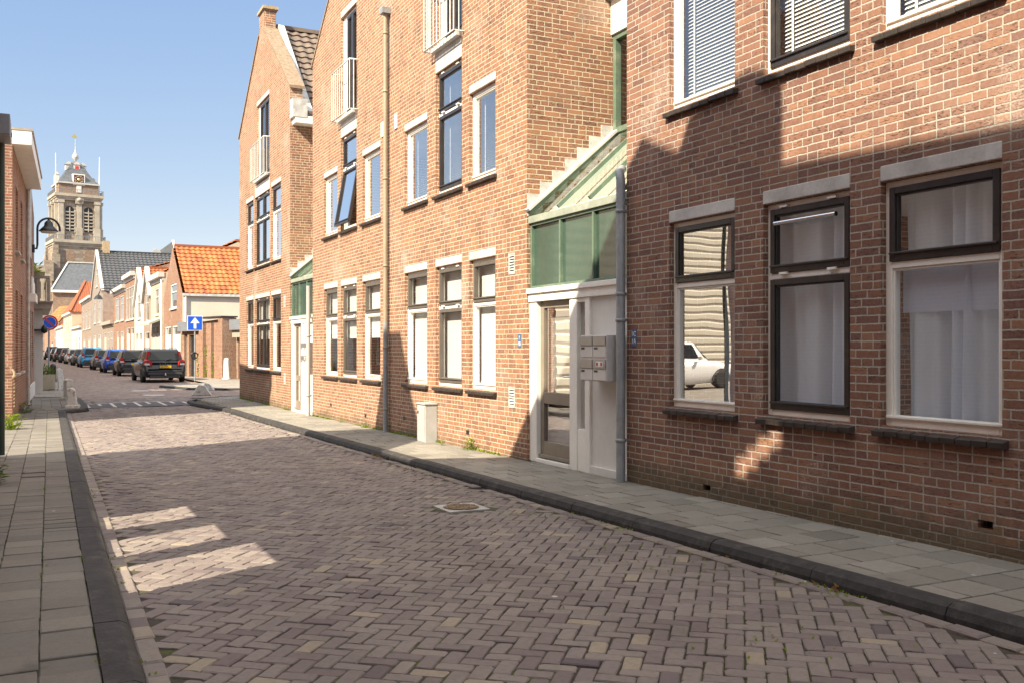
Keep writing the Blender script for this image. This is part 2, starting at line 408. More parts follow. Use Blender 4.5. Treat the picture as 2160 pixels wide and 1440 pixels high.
M['leafdry'] = leafmat('dry leaves', (0.13, 0.065, 0.03), (0.26, 0.14, 0.06))
M['iron'] = plain('rusty cast iron', (0.24, 0.17, 0.105), 0.6, 0.25, 14, 0.3)
M['tyre'] = plain('tyre rubber', (0.022, 0.022, 0.023), 0.8, 0.1, 6)
M['rim'] = plain('alloy rim', (0.45, 0.46, 0.47), 0.3, 0.06, 5, metal=0.7)
M['taillight'] = plain('red tail lamp', (0.42, 0.015, 0.015), 0.15, 0.08, 7)
M['lampclear'] = plain('clear lamp lens', (0.75, 0.68, 0.66), 0.15, 0.05, 7)
M['plateyel'] = plain('yellow plate', (0.85, 0.52, 0.03), 0.4, 0.03, 5)
M['trimdark'] = plain('dark plastic', (0.05, 0.052, 0.055), 0.55, 0.1, 6)
M['chrome'] = plain('chrome', (0.75, 0.75, 0.75), 0.12, 0.02, 4, metal=1.0)
M['lampglass'] = plain('opal lamp glass', (0.72, 0.72, 0.68), 0.3, 0.04, 4)
M['timber'] = plain('grey timber', (0.36, 0.32, 0.27), 0.8, 0.15, 6, 0.2)
M['paleblue'] = plain('pale blue shutters', (0.62, 0.72, 0.72), 0.5, 0.05, 3)

def carpaint(name, col):
    t = NT(name)
    return t.bsdf(tuple(col), 0.25, Metallic=0.0, **{'Specular IOR Level': 0.35, 'Coat Weight': 0.25, 'Coat Roughness': 0.05})
# ================================================================ ground
def paver_mat(name, stops, spots=True, scale=60.0, dirt=(0.05, 0.045, 0.035)):
    t = NT(name); p = t.pos()
    tone = t.n('Attribute', attribute_name='tone').outputs['Fac']
    c = t.ramp(tone, stops)
    c = t.mix(t.ma('MULTIPLY', t.smooth(t.noise(p, 30, 5, 0.7), 0.4, 0.7), 0.35), c, t.mix(0.55, c, dirt))
    c = t.mix(t.ma('MULTIPLY', t.smooth(t.noise(p, 0.55, 4, 0.6), 0.45, 0.75), 0.35), c, t.mix(0.4, c, (0.34, 0.28, 0.22)))
    px_, py_, _ = t.sep(p)
    trk = t.noise(t.comb(t.ma('MULTIPLY', px_, 1.25), t.ma('MULTIPLY', py_, 0.07)), 1.0, 3, 0.5)
    c = t.mix(t.ma('MULTIPLY', t.smooth(trk, 0.46, 0.66), 0.38), c, t.mix(0.55, c, (0.07, 0.055, 0.052)))
    oil = t.noise(p, 2.6, 3, 0.5)
    c = t.mix(t.ma('MULTIPLY', t.smooth(oil, 0.66, 0.76), 0.5), c, (0.06, 0.052, 0.05))
    c = t.mix(t.ma('MULTIPLY', t.smooth(t.noise(p, 0.9, 6, 0.7), 0.56, 0.72), 0.30), c, (0.30, 0.26, 0.21))
    c = t.mix(t.ma('MULTIPLY', t.smooth(t.noise(p, 1.4, 5, 0.6), 0.5, 0.8), 0.4), c, t.mix(0.5, c, dirt))
    if spots:
        vo = t.n('TexVoronoi', {'Vector': p, 'Scale': 5.2, 'Randomness': 1.0})
        keep = t.ma('GREATER_THAN', t.sep(vo.outputs['Color'])[0], 0.74)
        lim = t.ma('MULTIPLY', t.sep(vo.outputs['Color'])[1], 0.12)
        m = t.ma('MULTIPLY', keep, t.ma('LESS_THAN', t.ma('ADD', vo.outputs['Distance'], t.ma('MULTIPLY', t.noise(p, 45, 2), 0.05)), lim))
        c = t.mix(t.ma('MULTIPLY', m, 0.8), c, (0.62, 0.60, 0.57))
    h = t.noise(p, scale, 4, 0.65)
    return t.bsdf(c, 0.78, h, 0.45, 0.006, **{'Specular IOR Level': 0.3})

M['paver'] = paver_mat('street clinker', [(0.0, (0.130, 0.108, 0.118)), (0.22, (0.185, 0.150, 0.148)), (0.42, (0.222, 0.188, 0.180)), (0.6, (0.248, 0.213, 0.198)), (0.85, (0.272, 0.236, 0.214)), (0.985, (0.295, 0.256, 0.220)), (1.0, (0.33, 0.285, 0.222))])
M['tilegrey'] = paver_mat('grey pavement tile', [(0.0, (0.20, 0.188, 0.165)), (0.5, (0.27, 0.255, 0.225)), (1.0, (0.335, 0.318, 0.28))], True, 90.0, (0.08, 0.085, 0.06))
M['tileleft'] = paver_mat('warm pavement tile', [(0.0, (0.145, 0.135, 0.122)), (0.5, (0.195, 0.182, 0.162)), (1.0, (0.245, 0.228, 0.20))], True, 90.0, (0.07, 0.06, 0.045))
def joint_mat():
    t = NT('joint soil'); p = t.pos()
    c = t.mix(t.noise(p, 40, 3), (0.035, 0.03, 0.026), (0.085, 0.072, 0.055))
    c = t.mix(t.smooth(t.noise(p, 1.7, 5, 0.7), 0.50, 0.62), c, (0.075, 0.095, 0.02))
    return t.bsdf(c, 0.95, t.noise(p, 60, 3), 0.6, 0.01)
M['joint'] = joint_mat()
M['paver_far'] = brick('far street paving', [(0.27, 0.20, 0.18), (0.34, 0.255, 0.22), (0.39, 0.30, 0.24), (0.22, 0.16, 0.15)], mortar=(0.09, 0.075, 0.065), bw=0.2, rh=0.1, mo=0.01, algae=False, pale=0.1, bump=0.3)
M['tile_far'] = brick('far pavement tiles', [(0.30, 0.28, 0.25), (0.27, 0.255, 0.23), (0.34, 0.31, 0.27)], mortar=(0.12, 0.11, 0.09), bw=0.6, rh=0.3, mo=0.012, algae=False, pale=0.15, bump=0.2)

def xkl(y): return interp([(-6, 0.12), (25.3, 0.515), (26.3, 1.10), (31.0, 1.12), (33.0, 0.95), (45, 0.9)], y)   # back of the left kerb
def xkr(y): return interp([(-6, 4.23), (24.0, 4.22), (27.3, 3.82), (28.6, 3.95), (29.6, 4.4), (30.4, 5.2), (30.9, 6.5), (31.1, 12.0)], y)
KW = 0.17

base = MB()
ys = [-8 + i * 1.0 for i in range(0, 41)]
for a, b in zip(ys, ys[1:]):
    base.poly([(-0.9, a, zr(a) - 0.012), (14, a, zr(a) - 0.012), (14, b, zr(b) - 0.012), (-0.9, b, zr(b) - 0.012)], 1, face=(0, 0, 1))
zf = zr(40)
base.poly([(-14, 32, zf - 0.004), (40, 32, zf - 0.004), (40, 300, zf - 0.004), (-14, 300, zf - 0.004)], 2, face=(0, 0, 1))

def brick_block(mb, c, ex, ey, lx, ly, z, m=0, bev=0.009, depth=0.03, tilt=0.006, gap=0.006, yaw=0.0, jit=0.0025, rc=0.0):
    hx, hy = lx / 2 - gap / 2, ly / 2 - gap / 2
    if yaw:
        a_ = rng.gauss(0, yaw); ex, ey = ex + ey * a_, ey - ex * a_
    tx, ty = rng.gauss(0, tilt), rng.gauss(0, tilt)
    j = lambda: rng.uniform(-jit, jit)
    pts = []
    if rc:                       # worn brick with rounded corners
        for (k, dz) in ((0, -depth), (0, -bev), (bev, 0)):
            x_, y_ = hx - k, hy - k; q_ = rc
            for a, b in ((-x_, -y_ + q_), (-x_ + q_, -y_), (x_ - q_, -y_), (x_, -y_ + q_), (x_, y_ - q_), (x_ - q_, y_), (-x_ + q_, y_), (-x_, y_ - q_)):
                a += j(); b += j(); p = c + ex * a + ey * b
                pts.append((p.x, p.y, z + dz + tx * a + ty * b))
        fl = [tuple(range(16, 24))]
        for o in (0, 8):
            for i in range(8):
                n = (i + 1) % 8; fl.append((o + i, o + n, o + 8 + n, o + 8 + i))
        mb.faces(pts, fl, m); return
    for (k, dz) in ((0, -depth), (0, -bev), (bev, 0)):
        for sx, sy in ((-1, -1), (1, -1), (1, 1), (-1, 1)):
            a, b = sx * (hx - k) + j(), sy * (hy - k) + j()
            p = c + ex * a + ey * b
            pts.append((p.x, p.y, z + dz + tx * a + ty * b))
    fl = [(8, 9, 10, 11)]
    for o in (0, 4):
        for i in range(4):
            n = (i + 1) % 4
            fl.append((o + i, o + n, o + 4 + n, o + 4 + i))
    mb.faces(pts, fl, m)

MHX, MHY = 3.49, 8.02
def HY0(x): return 27.25 + 0.10 * (x - 1.25)
def HY1(x): return 28.9 + 0.22 * (x - 1.25) + 0.45 * math.sin((x - 1.25) / 2.6 * math.pi)
ang = R(-40); ex, ey = V((math.cos(ang), math.sin(ang), 0)), V((-math.sin(ang), math.cos(ang), 0))
W = 0.0905
cnt = 0
for i in range(-470, 470):
    for j in range(-470, 470):
        k = (i - j) % 4
        if k == 0: cx, cy, hor = i + 1.0, j + 0.5, True
        elif k == 3: cx, cy, hor = i + 0.5, j + 1.0, False
        else: continue
        c = ex * (cx * W) + ey * (cy * W) + V((2.3, 12.0, 0))
        if c.y < 1.4 or c.y > 32.2 or c.x > 8.0: continue
        if c.x < xkl(c.y) + KW + (0.104 if c.y < 25.4 else 0.0) or c.x > xkr(c.y) - (0.104 if c.y < 25 else 0.0): continue
        edge = c.x < xkl(c.y) + KW + 0.25 or c.x > xkr(c.y) - 0.25
        if abs(c.x - MHX) < 0.26 and abs(c.y - MHY) < 0.26: continue
        # what the frame can see
        d = c.x * ST + c.y * CT; r = c.x * CT - c.y * ST
        if d < 2.5 or abs(r / d) > 0.62: continue
        if 1.3 < c.x < 3.86 and HY0(c.x) - .02 < c.y < HY1(c.x) + .06: continue
        base.cv = min(1, max(0, rng.gauss(0.5, 0.185)))
        if rng.random() < 0.025: base.cv = 1.0
        wear = 0.010 * math.sin(c.x * 2.1 + c.y * 0.4) + 0.006 * math.sin(c.y * 1.3)
        brick_block(base, c, ex if hor else ey, ey if hor else ex, 2 * W, W, zr(c.y) + (-0.004 if edge else wear * 0.5) + rng.gauss(0, 0.002), 0, gap=rng.uniform(0.005, 0.010), yaw=0.016, jit=0.003, rc=rng.uniform(0.004, 0.013), tilt=0.008, bev=0.005)
        cnt += 1
# gutter courses along both kerbs
y = 1.6
while y < 25.4:
    base.cv = min(1, max(0, rng.gauss(0.62, 0.2)))
    brick_block(base, V((xkl(y) + KW + 0.055, y, 0)), V((1, 0.012, 0)), V((0, 1, 0)), 0.105, 0.205, zr(y) + 0.007 + rng.gauss(0, 0.003), 0)
    if y > 2.5 and rng.random() < 0.97:
        base.cv = min(1, max(0, rng.gauss(0.72, 0.2)))
        brick_block(base, V((xkr(y) - 0.055, y, 0)), V((1, 0, 0)), V((0, 1, 0)), 0.105, 0.205, zr(y) + 0.007 + rng.gauss(0, 0.003), 0)
    y += 0.207
base.build('road', [M['paver'], M['joint'], M['paver_far']], kind='structure', attr=True)

# far sheet under everything
g = MB(); g.poly([(-900, -300, -0.5), (900, -300, -0.5), (900, 1500, -0.5), (-900, 1500, -0.5)], 0, face=(0, 0, 1))
g.build('ground', plain('earth', (0.16, 0.14, 0.11), 0.95, 0.2, 0.2), kind='structure')

# kerbs
def kerb(name, pts, width, side, h=0.09, fadez=None):
    mb = MB(); pts = [V((x, y, 0)) for x, y in pts]
    # resample to one metre stones
    out = [pts[0]]; acc = 0.0
    seg = []
    for a, b in zip(pts, pts[1:]):
        L = (b - a).length; n = max(1, round(L / 0.99))
        for k in range(n): seg.append((a.lerp(b, k / n), a.lerp(b, (k + 1) / n)))
    for a, b in seg:
        d = (b - a).normalized(); nn = V((d.y, -d.x, 0)) * side
        a2, b2 = a + d * 0.004, b - d * 0.004
        za, zb = zr(a.y) + h + rng.gauss(0, 0.001), zr(b.y) + h + rng.gauss(0, 0.001)
        jt = V((rng.gauss(0, 0.0015), 0, 0))
        prof = [(0.0, -0.3), (0.0, 0.0), (width - 0.055, 0.0), (width - 0.018, -0.018), (width, -0.06), (width + 0.012, -0.3)]
        n = len(prof); P = []
        for p, z in ((a2, za), (b2, zb)):
            P += [p + jt + nn * w + V((0, 0, z + q)) for w, q in prof]
        fl = [(i, i + 1, n + i + 1, n + i) for i in range(n - 1)] + [tuple(range(n)), tuple(reversed(range(n, 2 * n)))]
        mb.faces(P, fl, 0, False)
    return mb.build(name, M['kerb'], kind='structure')
rk = [(4.38, 1.5), (4.37, 23.8), (4.18, 25.4), (3.98, 27.2), (4.02, 28.4), (4.4, 29.4), (5.1, 30.2), (6.3, 30.7), (14, 30.9)]
kerb('kerb', rk, 0.14, -1)
lk = [(xkl(y), y) for y in (1.2, 8, 16, 22, 25.3)] + [(0.75, 25.6), (1.05, 26.0), (1.1, 27.5), (1.1, 31.0), (0.95, 33.0)]
kerb('kerb', lk, KW, 1)
kerb('kerb', [(4.6, 40.5), (5.3, 37.6), (6.4, 36.6), (9, 36.3), (16, 36.2)], 0.14, 1, h=0.08)

# right pavement
pv = MB()
zp = lambda y: zr(y) + 0.082
for a, b in zip(ys, ys[1:]):
    if a > 30: break
    x1 = 5.6 if a < 29 else 14
    e = lambda yy: min(xkr(yy) + 0.16, 14) if yy > 24 else 4.37
    pv.poly([(e(a), a, zp(a) - 0.022), (x1, a, zp(a) - 0.022), (x1, b, zp(b) - 0.022), (e(b), b, zp(b) - 0.022)], 1, face=(0, 0, 1))
pv.poly([(5.45, 8.0, zp(9) - .014), (8, 8.0, zp(9) - .014), (8, 10.8, zp(9) - .014), (5.45, 10.8, zp(9) - .014)], 1, face=(0, 0, 1))
T = 0.30
rows = int((30.6 - 2.0) / T)
for i in range(rows):
    yc = 2.0 + (i + 0.5) * T
    x = 4.385 - (T / 2 if i % 2 else 0)
    while x < (5.50 if yc < 29.2 else 12):
        x0, x1 = max(x, xkr(yc) + 0.155 if yc > 23.8 else 4.385), min(x + T, 5.50 if yc < 29.2 else 12)
        if x1 - x0 > 0.04:
            pv.cv = min(1, max(0, rng.gauss(0.5, 0.22)))
            brick_block(pv, V(((x0 + x1) / 2, yc, 0)), V((1, 0, 0)), V((0, 1, 0)), x1 - x0, T, zp(yc) + rng.gauss(0, 0.0015), 0, bev=0.004, tilt=0.003, gap=0.016)
        x += T
pv.build('pavement', [M['tilegrey'], M['joint']], kind='structure', attr=True)

# left pavement
lp = MB()
for a, b in zip(ys, ys[1:]):
    if a > 33: break
    lp.poly([(-9.0, a, zp(a) - 0.014), (xkl(a) + 0.02, a, zp(a) - 0.014), (xkl(b) + 0.02, b, zp(b) - 0.014), (-9.0, b, zp(b) - 0.014)], 1, face=(0, 0, 1))
T2 = 0.235
for col in range(0, 12):
    y = 1.0 + (0.09 if col % 2 else 0.0)
    while y < 32:
        tl = 0.225
        cross = 7.9 < y < 9.3
        xb = xkl(y)
        x1 = xb - col * T2; x0 = x1 - T2
        if (x0 > -0.62 or (y > 22 and x0 > -0.5)) and not (y > 25.3 and x1 < -0.4):
            lp.cv = min(1, max(0, rng.gauss(0.5, 0.2)))
            if cross:
                for k in range(2):
                    lp.cv = min(1, max(0, rng.gauss(0.35, 0.2)))
                    brick_block(lp, V(((x0 + x1) / 2, y + tl * (k * .5 + .25), 0)), V((1, 0, 0)), V((0, 1, 0)), T2 * 1.0, tl / 2, zp(y) + rng.gauss(0, 0.003), 0, bev=0.004, tilt=0.005, gap=0.006)
            else:
                brick_block(lp, V(((x0 + x1) / 2, y + tl / 2, 0)), V((1, 0, 0)), V((0, 1, 0)), T2, tl, zp(y) + rng.gauss(0, 0.003), 0, bev=0.004, tilt=0.005, gap=0.006)
        y += tl
lp.poly([(-9, 32.5, zp(33) - .004), (0.93, 32.5, zp(33) - .004), (0.9, 60, zp(33) - .004), (-9, 60, zp(33) - .004)], 2, face=(0, 0, 1))
lp.build('pavement', [M['tileleft'], M['joint'], M['tile_far']], kind='structure', attr=True)

# far pavement with its corner on the other side of the side street
fp = MB(); zq = zr(40) + 0.075
fp.poly([(4.6, 40.5, zq), (5.3, 37.6, zq), (6.4, 36.6, zq), (9, 36.3, zq), (26, 36.2, zq), (26, 44, zq), (12, 44, zq), (7.3, 52, zq), (6.7, 52, zq), (6.6, 42.5, zq), (4.75, 41.2, zq)], 0, face=(0, 0, 1))
fp.poly([(6.6, 42.6, zq + .004), (7.6, 42.6, zq + .004), (7.4, 110, zq + .004), (6.4, 110, zq + .004)], 0, face=(0, 0, 1))
fp.build('pavement', M['tile_far'], kind='structure')

M['rampwhite'] = plain('worn white ramp blocks', (0.52, 0.50, 0.46), 0.8, 0.2, 8, 0.1, (0.2, 0.18, 0.16), 0.6)
M['humpdark'] = plain('dark ramp blocks', (0.085, 0.08, 0.09), 0.8, 0.25, 5, 0.2)
# raised crossing line of dark and white blocks
hb = MB(); hz = zr(28) + 0.006
nb = 8; st = 2.6 / nb
for k in range(nb + 1):
    x = 1.25 + k * st
    for (xa, xb, wh) in ((x, x + .085, True), (x + .088, x + st - .003, False)):
        if xb > 3.95: continue
        y0, y1 = HY0(x), HY1(x); ym = y0 if not wh else (lerp(y0, y1, .12) if k % 2 == 0 else lerp(y0, y1, .55))
        n = 6
        for q in range(n):
            a, c = lerp(y0, y1, q / n), lerp(y0, y1, (q + 1) / n)
            if wh and c <= ym + .01: hb.poly([(xa, a, hz), (xb, a, hz), (xb, c, hz), (xa, c, hz)], 1, face=(0, 0, 1))
            elif wh: hb.poly([(xa, max(a, ym), hz), (xb, max(a, ym), hz), (xb, c, hz), (xa, c, hz)], 0, face=(0, 0, 1)); hb.poly([(xa, a, hz), (xb, a, hz), (xb, max(a, ym), hz), (xa, max(a, ym), hz)], 1, face=(0, 0, 1)) if ym > a + .001 else None
            else: hb.poly([(xa, a + .004, hz), (xb, a + .004, hz), (xb, c - .004, hz), (xa, c - .004, hz)], 1, face=(0, 0, 1))
    x1 = min(x + st, 3.93)
    hb.poly([(x, HY1(x) + .02, hz), (x1, HY1(x1) + .02, hz), (x1, HY1(x1) + .14, hz), (x, HY1(x) + .14, hz)], 0, face=(0, 0, 1))
hb.build('crossing', [M['rampwhite'], M['humpdark']], kind='structure')
wl = MB()
for px0, px1, py in ((275, 310, 824), (300, 342, 833)):
    d = F * (1.5 + 0.075) / (py - 733)
    a, b = at(px0, d), at(px1, d)
    wl.poly([(a.x, a.y, zf + 0.004), (b.x, b.y, zf + 0.004), (b.x + .15, b.y + .35, zf + 0.004), (a.x + .15, a.y + .35, zf + 0.004)], 0, face=(0, 0, 1))
wl.build('road_marking', M['signwhite'], kind='structure')

# manhole
mz = zr(MHY)
mh = thing('manhole_cover', 'round rusty manhole cover in a square concrete frame in the brick road', 'manhole', (MHX, MHY, mz))
b = MB()
h = 0.2
b.prism([(MHX - h, MHY - h, mz + .006), (MHX + h, MHY - h, mz + .006), (MHX + h, MHY + h, mz + .006), (MHX - h, MHY + h, mz + .006)], (0, 0, -0.06), 0)
b.build('frame', M['coverframe'], mh)
b = MB(); b.lathe((MHX, MHY, mz + .0075), [(0.165, -0.004), (0.165, 0.001), (0.158, 0.001)], 32); b.build('rim', M['black'], mh)
b = MB()
b.lathe((MHX, MHY, mz + .009), [(0.155, -0.004), (0.155, 0.001), (0.0, 0.001)], 32, smooth=False)
for rr in (0.035, 0.062, 0.09, 0.116, 0.142):
    n = 40
    for i in range(n):
        if (i + int(rr * 100)) % 7 == 0: continue
        a0, a1 = 2 * math.pi * i / n, 2 * math.pi * (i + 1) / n
        q = [(MHX + r_ * math.cos(a_), MHY + r_ * math.sin(a_), mz + 0.011) for r_, a_ in ((rr - .008, a0), (rr + .008, a0), (rr + .008, a1), (rr - .008, a1))]
        b.prism(q, (0, 0, 0.005), 0)
b.build('lid', M['iron'], mh)

# ---------------------------------------------------------------- weeds, leaves
def weed(name, loc, n, size, label, mat='leaf', spread=0.5, tall=1.0, cat='weed', group=None):
    mb = MB(); c = V(loc)
    for _ in range(n):
        a = rng.uniform(0, 2 * math.pi); rr = size * spread * rng.random() ** 0.7
        p = c + V((math.cos(a) * rr, math.sin(a) * rr, size * tall * rng.random() ** 1.3 * 0.8))
        L = size * rng.uniform(0.22, 0.5); w = L * rng.uniform(0.25, 0.5)
        d = V((math.cos(a) + rng.gauss(0, .5), math.sin(a) + rng.gauss(0, .5), rng.uniform(-0.1, 1.0))).normalized()
        s = d.cross(V((0, 0, 1))).normalized(); up = s.cross(d)
        m1 = p + d * L * 0.5
        mb.faces([p, m1 + s * w * 0.5 + up * L * .06, p + d * L - up * L * 0.12, m1 - s * w * 0.5 + up * L * .06], [(0, 1, 2), (0, 2, 3)])
        if rng.random() < 0.5:
            mb.tube([(c.x + (p.x - c.x) * .3, c.y + (p.y - c.y) * .3, c.z - 0.02), tuple(p)], size * 0.012, 4, cap=False)
    return tag(mb.build(name, M[mat], org=loc), label, cat, group)

def gnd(px, py, off=0.08):       # ground point under a pixel
    d = 20.0
    for _ in range(30):
        p = at(px, d); d = F * (EYE - zr(p.y) - off) / (py - 733)
    p = at(px, d); return V((p.x, p.y, zr(p.y) + off))

WG = 'weeds along the foot of the walls'
for px, py, n, sz, lb in (
        (995, 948, 46, 0.20, 'bright yellow green weed sprouting under the second small window of the middle building'),
        (1115, 968, 12, 0.10, 'small green dandelion leaves beside the white frame of the near entrance'),
        (22, 905, 90, 0.34, 'large bright yellow green weed at the corner of the left brick house'),
        (52, 870, 60, 0.28, 'dark green weeds along the foot of the left brick house'),
        (888, 928, 22, 0.11, 'grass tuft in front of the grey utility cabinet'),
        (868, 920, 16, 0.10, 'short green tuft left of the grey utility cabinet'),
        (935, 938, 20, 0.08, 'low yellow grass strip right of the grey utility cabinet'),
        (672, 877, 40, 0.16, 'green weed at the foot of the beige pipe by the far entrance'),
        (720, 890, 26, 0.11, 'low yellow moss tuft under the far group of ground floor windows'),
        (768, 901, 26, 0.11, 'low green moss tuft under the third far window'),
        (562, 850, 24, 0.18, 'green weed tuft at the foot of the far gabled building')):
    p = gnd(px, py); weed('weed', p, n, sz, lb, 'leaf' if 'dark' not in lb else 'leafdark', group=WG)
# wall plant hanging into the left edge
weed('wall_plant', V((-0.37, 11.2, zp(11) + 0.0)), 45, 0.25, 'dark glossy plant leaning in at the left edge of the pavement', 'leafdark', 0.35, 1.0, 'plant')
weed('wall_plant', V((-0.33, 8.6, zp(8) + 0.0)), 24, 0.14, 'small dark plant low at the left pavement edge nearest the viewer', 'leafdark', 0.35, 0.6, 'plant')
ms = MB()                        # moss and seedlings in the gutters: nobody could count them
for _ in range(900):
    if rng.random() < 0.6: y = rng.uniform(3.4, 14) ; x = 4.225 - abs(rng.gauss(0, 0.05)); 
    else: y = rng.uniform(3.2, 20); x = xkl(y) + KW + 0.01 + abs(rng.gauss(0, 0.02)) if rng.random() < .6 else xkl(y) - 0.003 - 0.235 * rng.randint(0, 1)
    z = zr(y) + (0.0 if x > xkl(y) + .1 else 0.082)
    if math.sin(y * 3.1) + math.sin(y * 1.7 + 2) < 0.35: continue
    for q in range(3):
        a = rng.uniform(0, 6.3); L = rng.uniform(0.008, 0.028)
        d = V((math.cos(a), math.sin(a), rng.uniform(0.3, 1.3))).normalized() * L; s = V((-math.sin(a), math.cos(a), 0)) * L * 0.3
        p = V((x + rng.gauss(0, .012), y + rng.gauss(0, .03), z))
        ms.faces([p, p + d * .6 + s, p + d, p + d * .6 - s], [(0, 1, 2), (0, 2, 3)])
for _ in range(420):             # seedlings in the joints of the road
    x, y = 4.1 - abs(rng.gauss(0, .9)), rng.uniform(3.2, 8.5)
    if math.sin(x * 4 + y * 2.2) + math.sin(y * 3.3 - x) < 0.2 or x < 1.5: continue
    for q in range(4):
        a = rng.uniform(0, 6.3); L = rng.uniform(0.008, 0.02)
        d = V((math.cos(a), math.sin(a), rng.uniform(0.2, 0.8))).normalized() * L; s = V((-math.sin(a), math.cos(a), 0)) * L * 0.35
        p = V((x, y, zr(y))) + ey * rng.gauss(0, .03) + V((0, 0, .001))
        ms.faces([p, p + d * .6 + s, p + d, p + d * .6 - s], [(0, 1, 2), (0, 2, 3)])
for _ in range(700):             # fringe at the foot of the orange wall
    y = rng.uniform(10.6, 29.0)
    if 20.75 < y < 22.8 or math.sin(y * 2.3) + math.sin(y * 0.9 + 1) < -0.5: continue
    for q in range(3):
        a = rng.uniform(0, 6.3); L = rng.uniform(0.015, 0.055)
        d = V((math.cos(a), math.sin(a), rng.uniform(0.3, 1.5))).normalized() * L; s = V((-math.sin(a), math.cos(a), 0)) * L * 0.3
        p = V((5.465 - abs(rng.gauss(0, .02)), y + rng.gauss(0, .03), zp(y) - .004))
        ms.faces([p, p + d * .6 + s, p + d, p + d * .6 - s], [(0, 1, 2), (0, 2, 3)])
ms.build('moss', M['leaf'], kind='stuff')
def dry(loc, n, spread, label):
    mb = MB(); c = V(loc)
    for _ in range(n):
        a = rng.uniform(0, 6.3); L = rng.uniform(0.03, 0.07)
        p = c + V((rng.gauss(0, spread * .4), rng.gauss(0, spread), rng.uniform(0, .02)))
        d = V((math.cos(a), math.sin(a), rng.uniform(-.1, .3))) * L; s = V((-math.sin(a), math.cos(a), rng.uniform(-.2, .4))) * L * .3
        mb.faces([p, p + d * .5 + s, p + d + V((0, 0, .012)), p + d * .5 - s], [(0, 1, 2), (0, 2, 3)])
    return tag(mb.build('fallen_leaves', M['leafdry'], org=loc), label, 'leaves', 'dry leaves in the right gutter')
dry((4.19, 4.25, zr(4) + .004), 9, 0.10, 'few curled brown leaves in the right gutter nearest the viewer')
dry((4.20, 5.2, zr(5) + .004), 5, 0.16, 'scattered brown leaves beside green sprouts in the right gutter')
dry((4.18, 12.4, zr(12) + .004), 26, 0.14, 'clump of brown leaves heaped at the kerb before the near entrance')
# ================================================================ windows
class FrTilt(Fr):                # a sash swung out about its top edge
    def __init__(s, fr, zh, a):
        s.b, s.zh, s.a = fr, zh, a; s.o, s.u, s.n = fr.o, fr.u, (fr.n * math.cos(a) + V((0, 0, -math.sin(a))) * -1).normalized()
    def P(s, u, z, t=0.0):
        dz = z - s.zh; ca, sa = math.cos(s.a), math.sin(s.a)
        return s.b.P(u, s.zh + dz * ca - (t - 0.05) * sa * 0 , t + dz * sa)

def curtain_mesh(mb, fr, u0, u1, z0, z1, t, amp=0.048, wl=0.16, m=0):
    n = max(6, int((u1 - u0) / 0.012)); ph = rng.uniform(0, 6)
    pts = []
    for i in range(n + 1):
        u = lerp(u0, u1, i / n)
        for k in range(5):
            z = lerp(z0, z1, k / 4.0)
            a = amp * (1.25 - 0.35 * k / 4)
            w = math.sin(u * 6.283 / wl + ph + 2.2 * math.sin(u * 6.5 + ph) + .25 * k * math.sin(u * 9)) * (0.65 + 0.5 * math.sin(u * 11 + ph)) + 0.6 * math.sin(u * 6.283 / (wl * 2.3) + ph * 2 + k * .12)
            pts.append(fr.P(u, z, t + a * w))
    mb.faces(pts, [(i * 5 + k, (i + 1) * 5 + k, (i + 1) * 5 + k + 1, i * 5 + k + 1) for i in range(n) for k in range(4)], m, True)

def blind_mesh(mb, fr, u0, u1, z0, z1, t, pitch=0.042, tilt=0.6, m=0):
    z = z1
    w = 0.048
    while z > z0:
        dz, dt = w / 2 * math.sin(tilt), w / 2 * math.cos(tilt)
        mb.poly([fr.P(u0, z - dz, t - dt), fr.P(u1, z - dz, t - dt), fr.P(u1, z + dz, t + dt), fr.P(u0, z + dz, t + dt)], m)
        z -= pitch
    for uu in (u0 + 0.12, u1 - 0.12):
        mb.fbox(fr, uu - 0.011, uu + 0.011, z0, z1, t - 0.034, t - 0.031, m)

def sash(fr, par, u0, u1, z0, z1, w, mat, gl, t0=0.035, t1=0.095, ledge=True, pane_t=0.07):
    b = MB(); b.ring(fr, u0, u1, z0, z1, w, t0, t1, 0, w * 1.15)
    if ledge: b.fbox(fr, u0 + 0.01, u1 - 0.01, z0 + w * 0.95, z0 + w * 1.3, t0 - 0.018, t0 - 0.001, 0)
    b.ring(fr, u0 + w + .001, u1 - w - .001, z0 + w * 1.15 + .001, z1 - w - .001, 0.012, t0 + 0.014, t1 - 0.005, 0)
    b.build('sash', mat, par, bevel=0.004)
    g = MB(); g.fquad(fr, u0 + w * .8, u1 - w * .8, z0 + w * .8, z1 - w * .8, pane_t, 0); g.build('pane', gl, par)

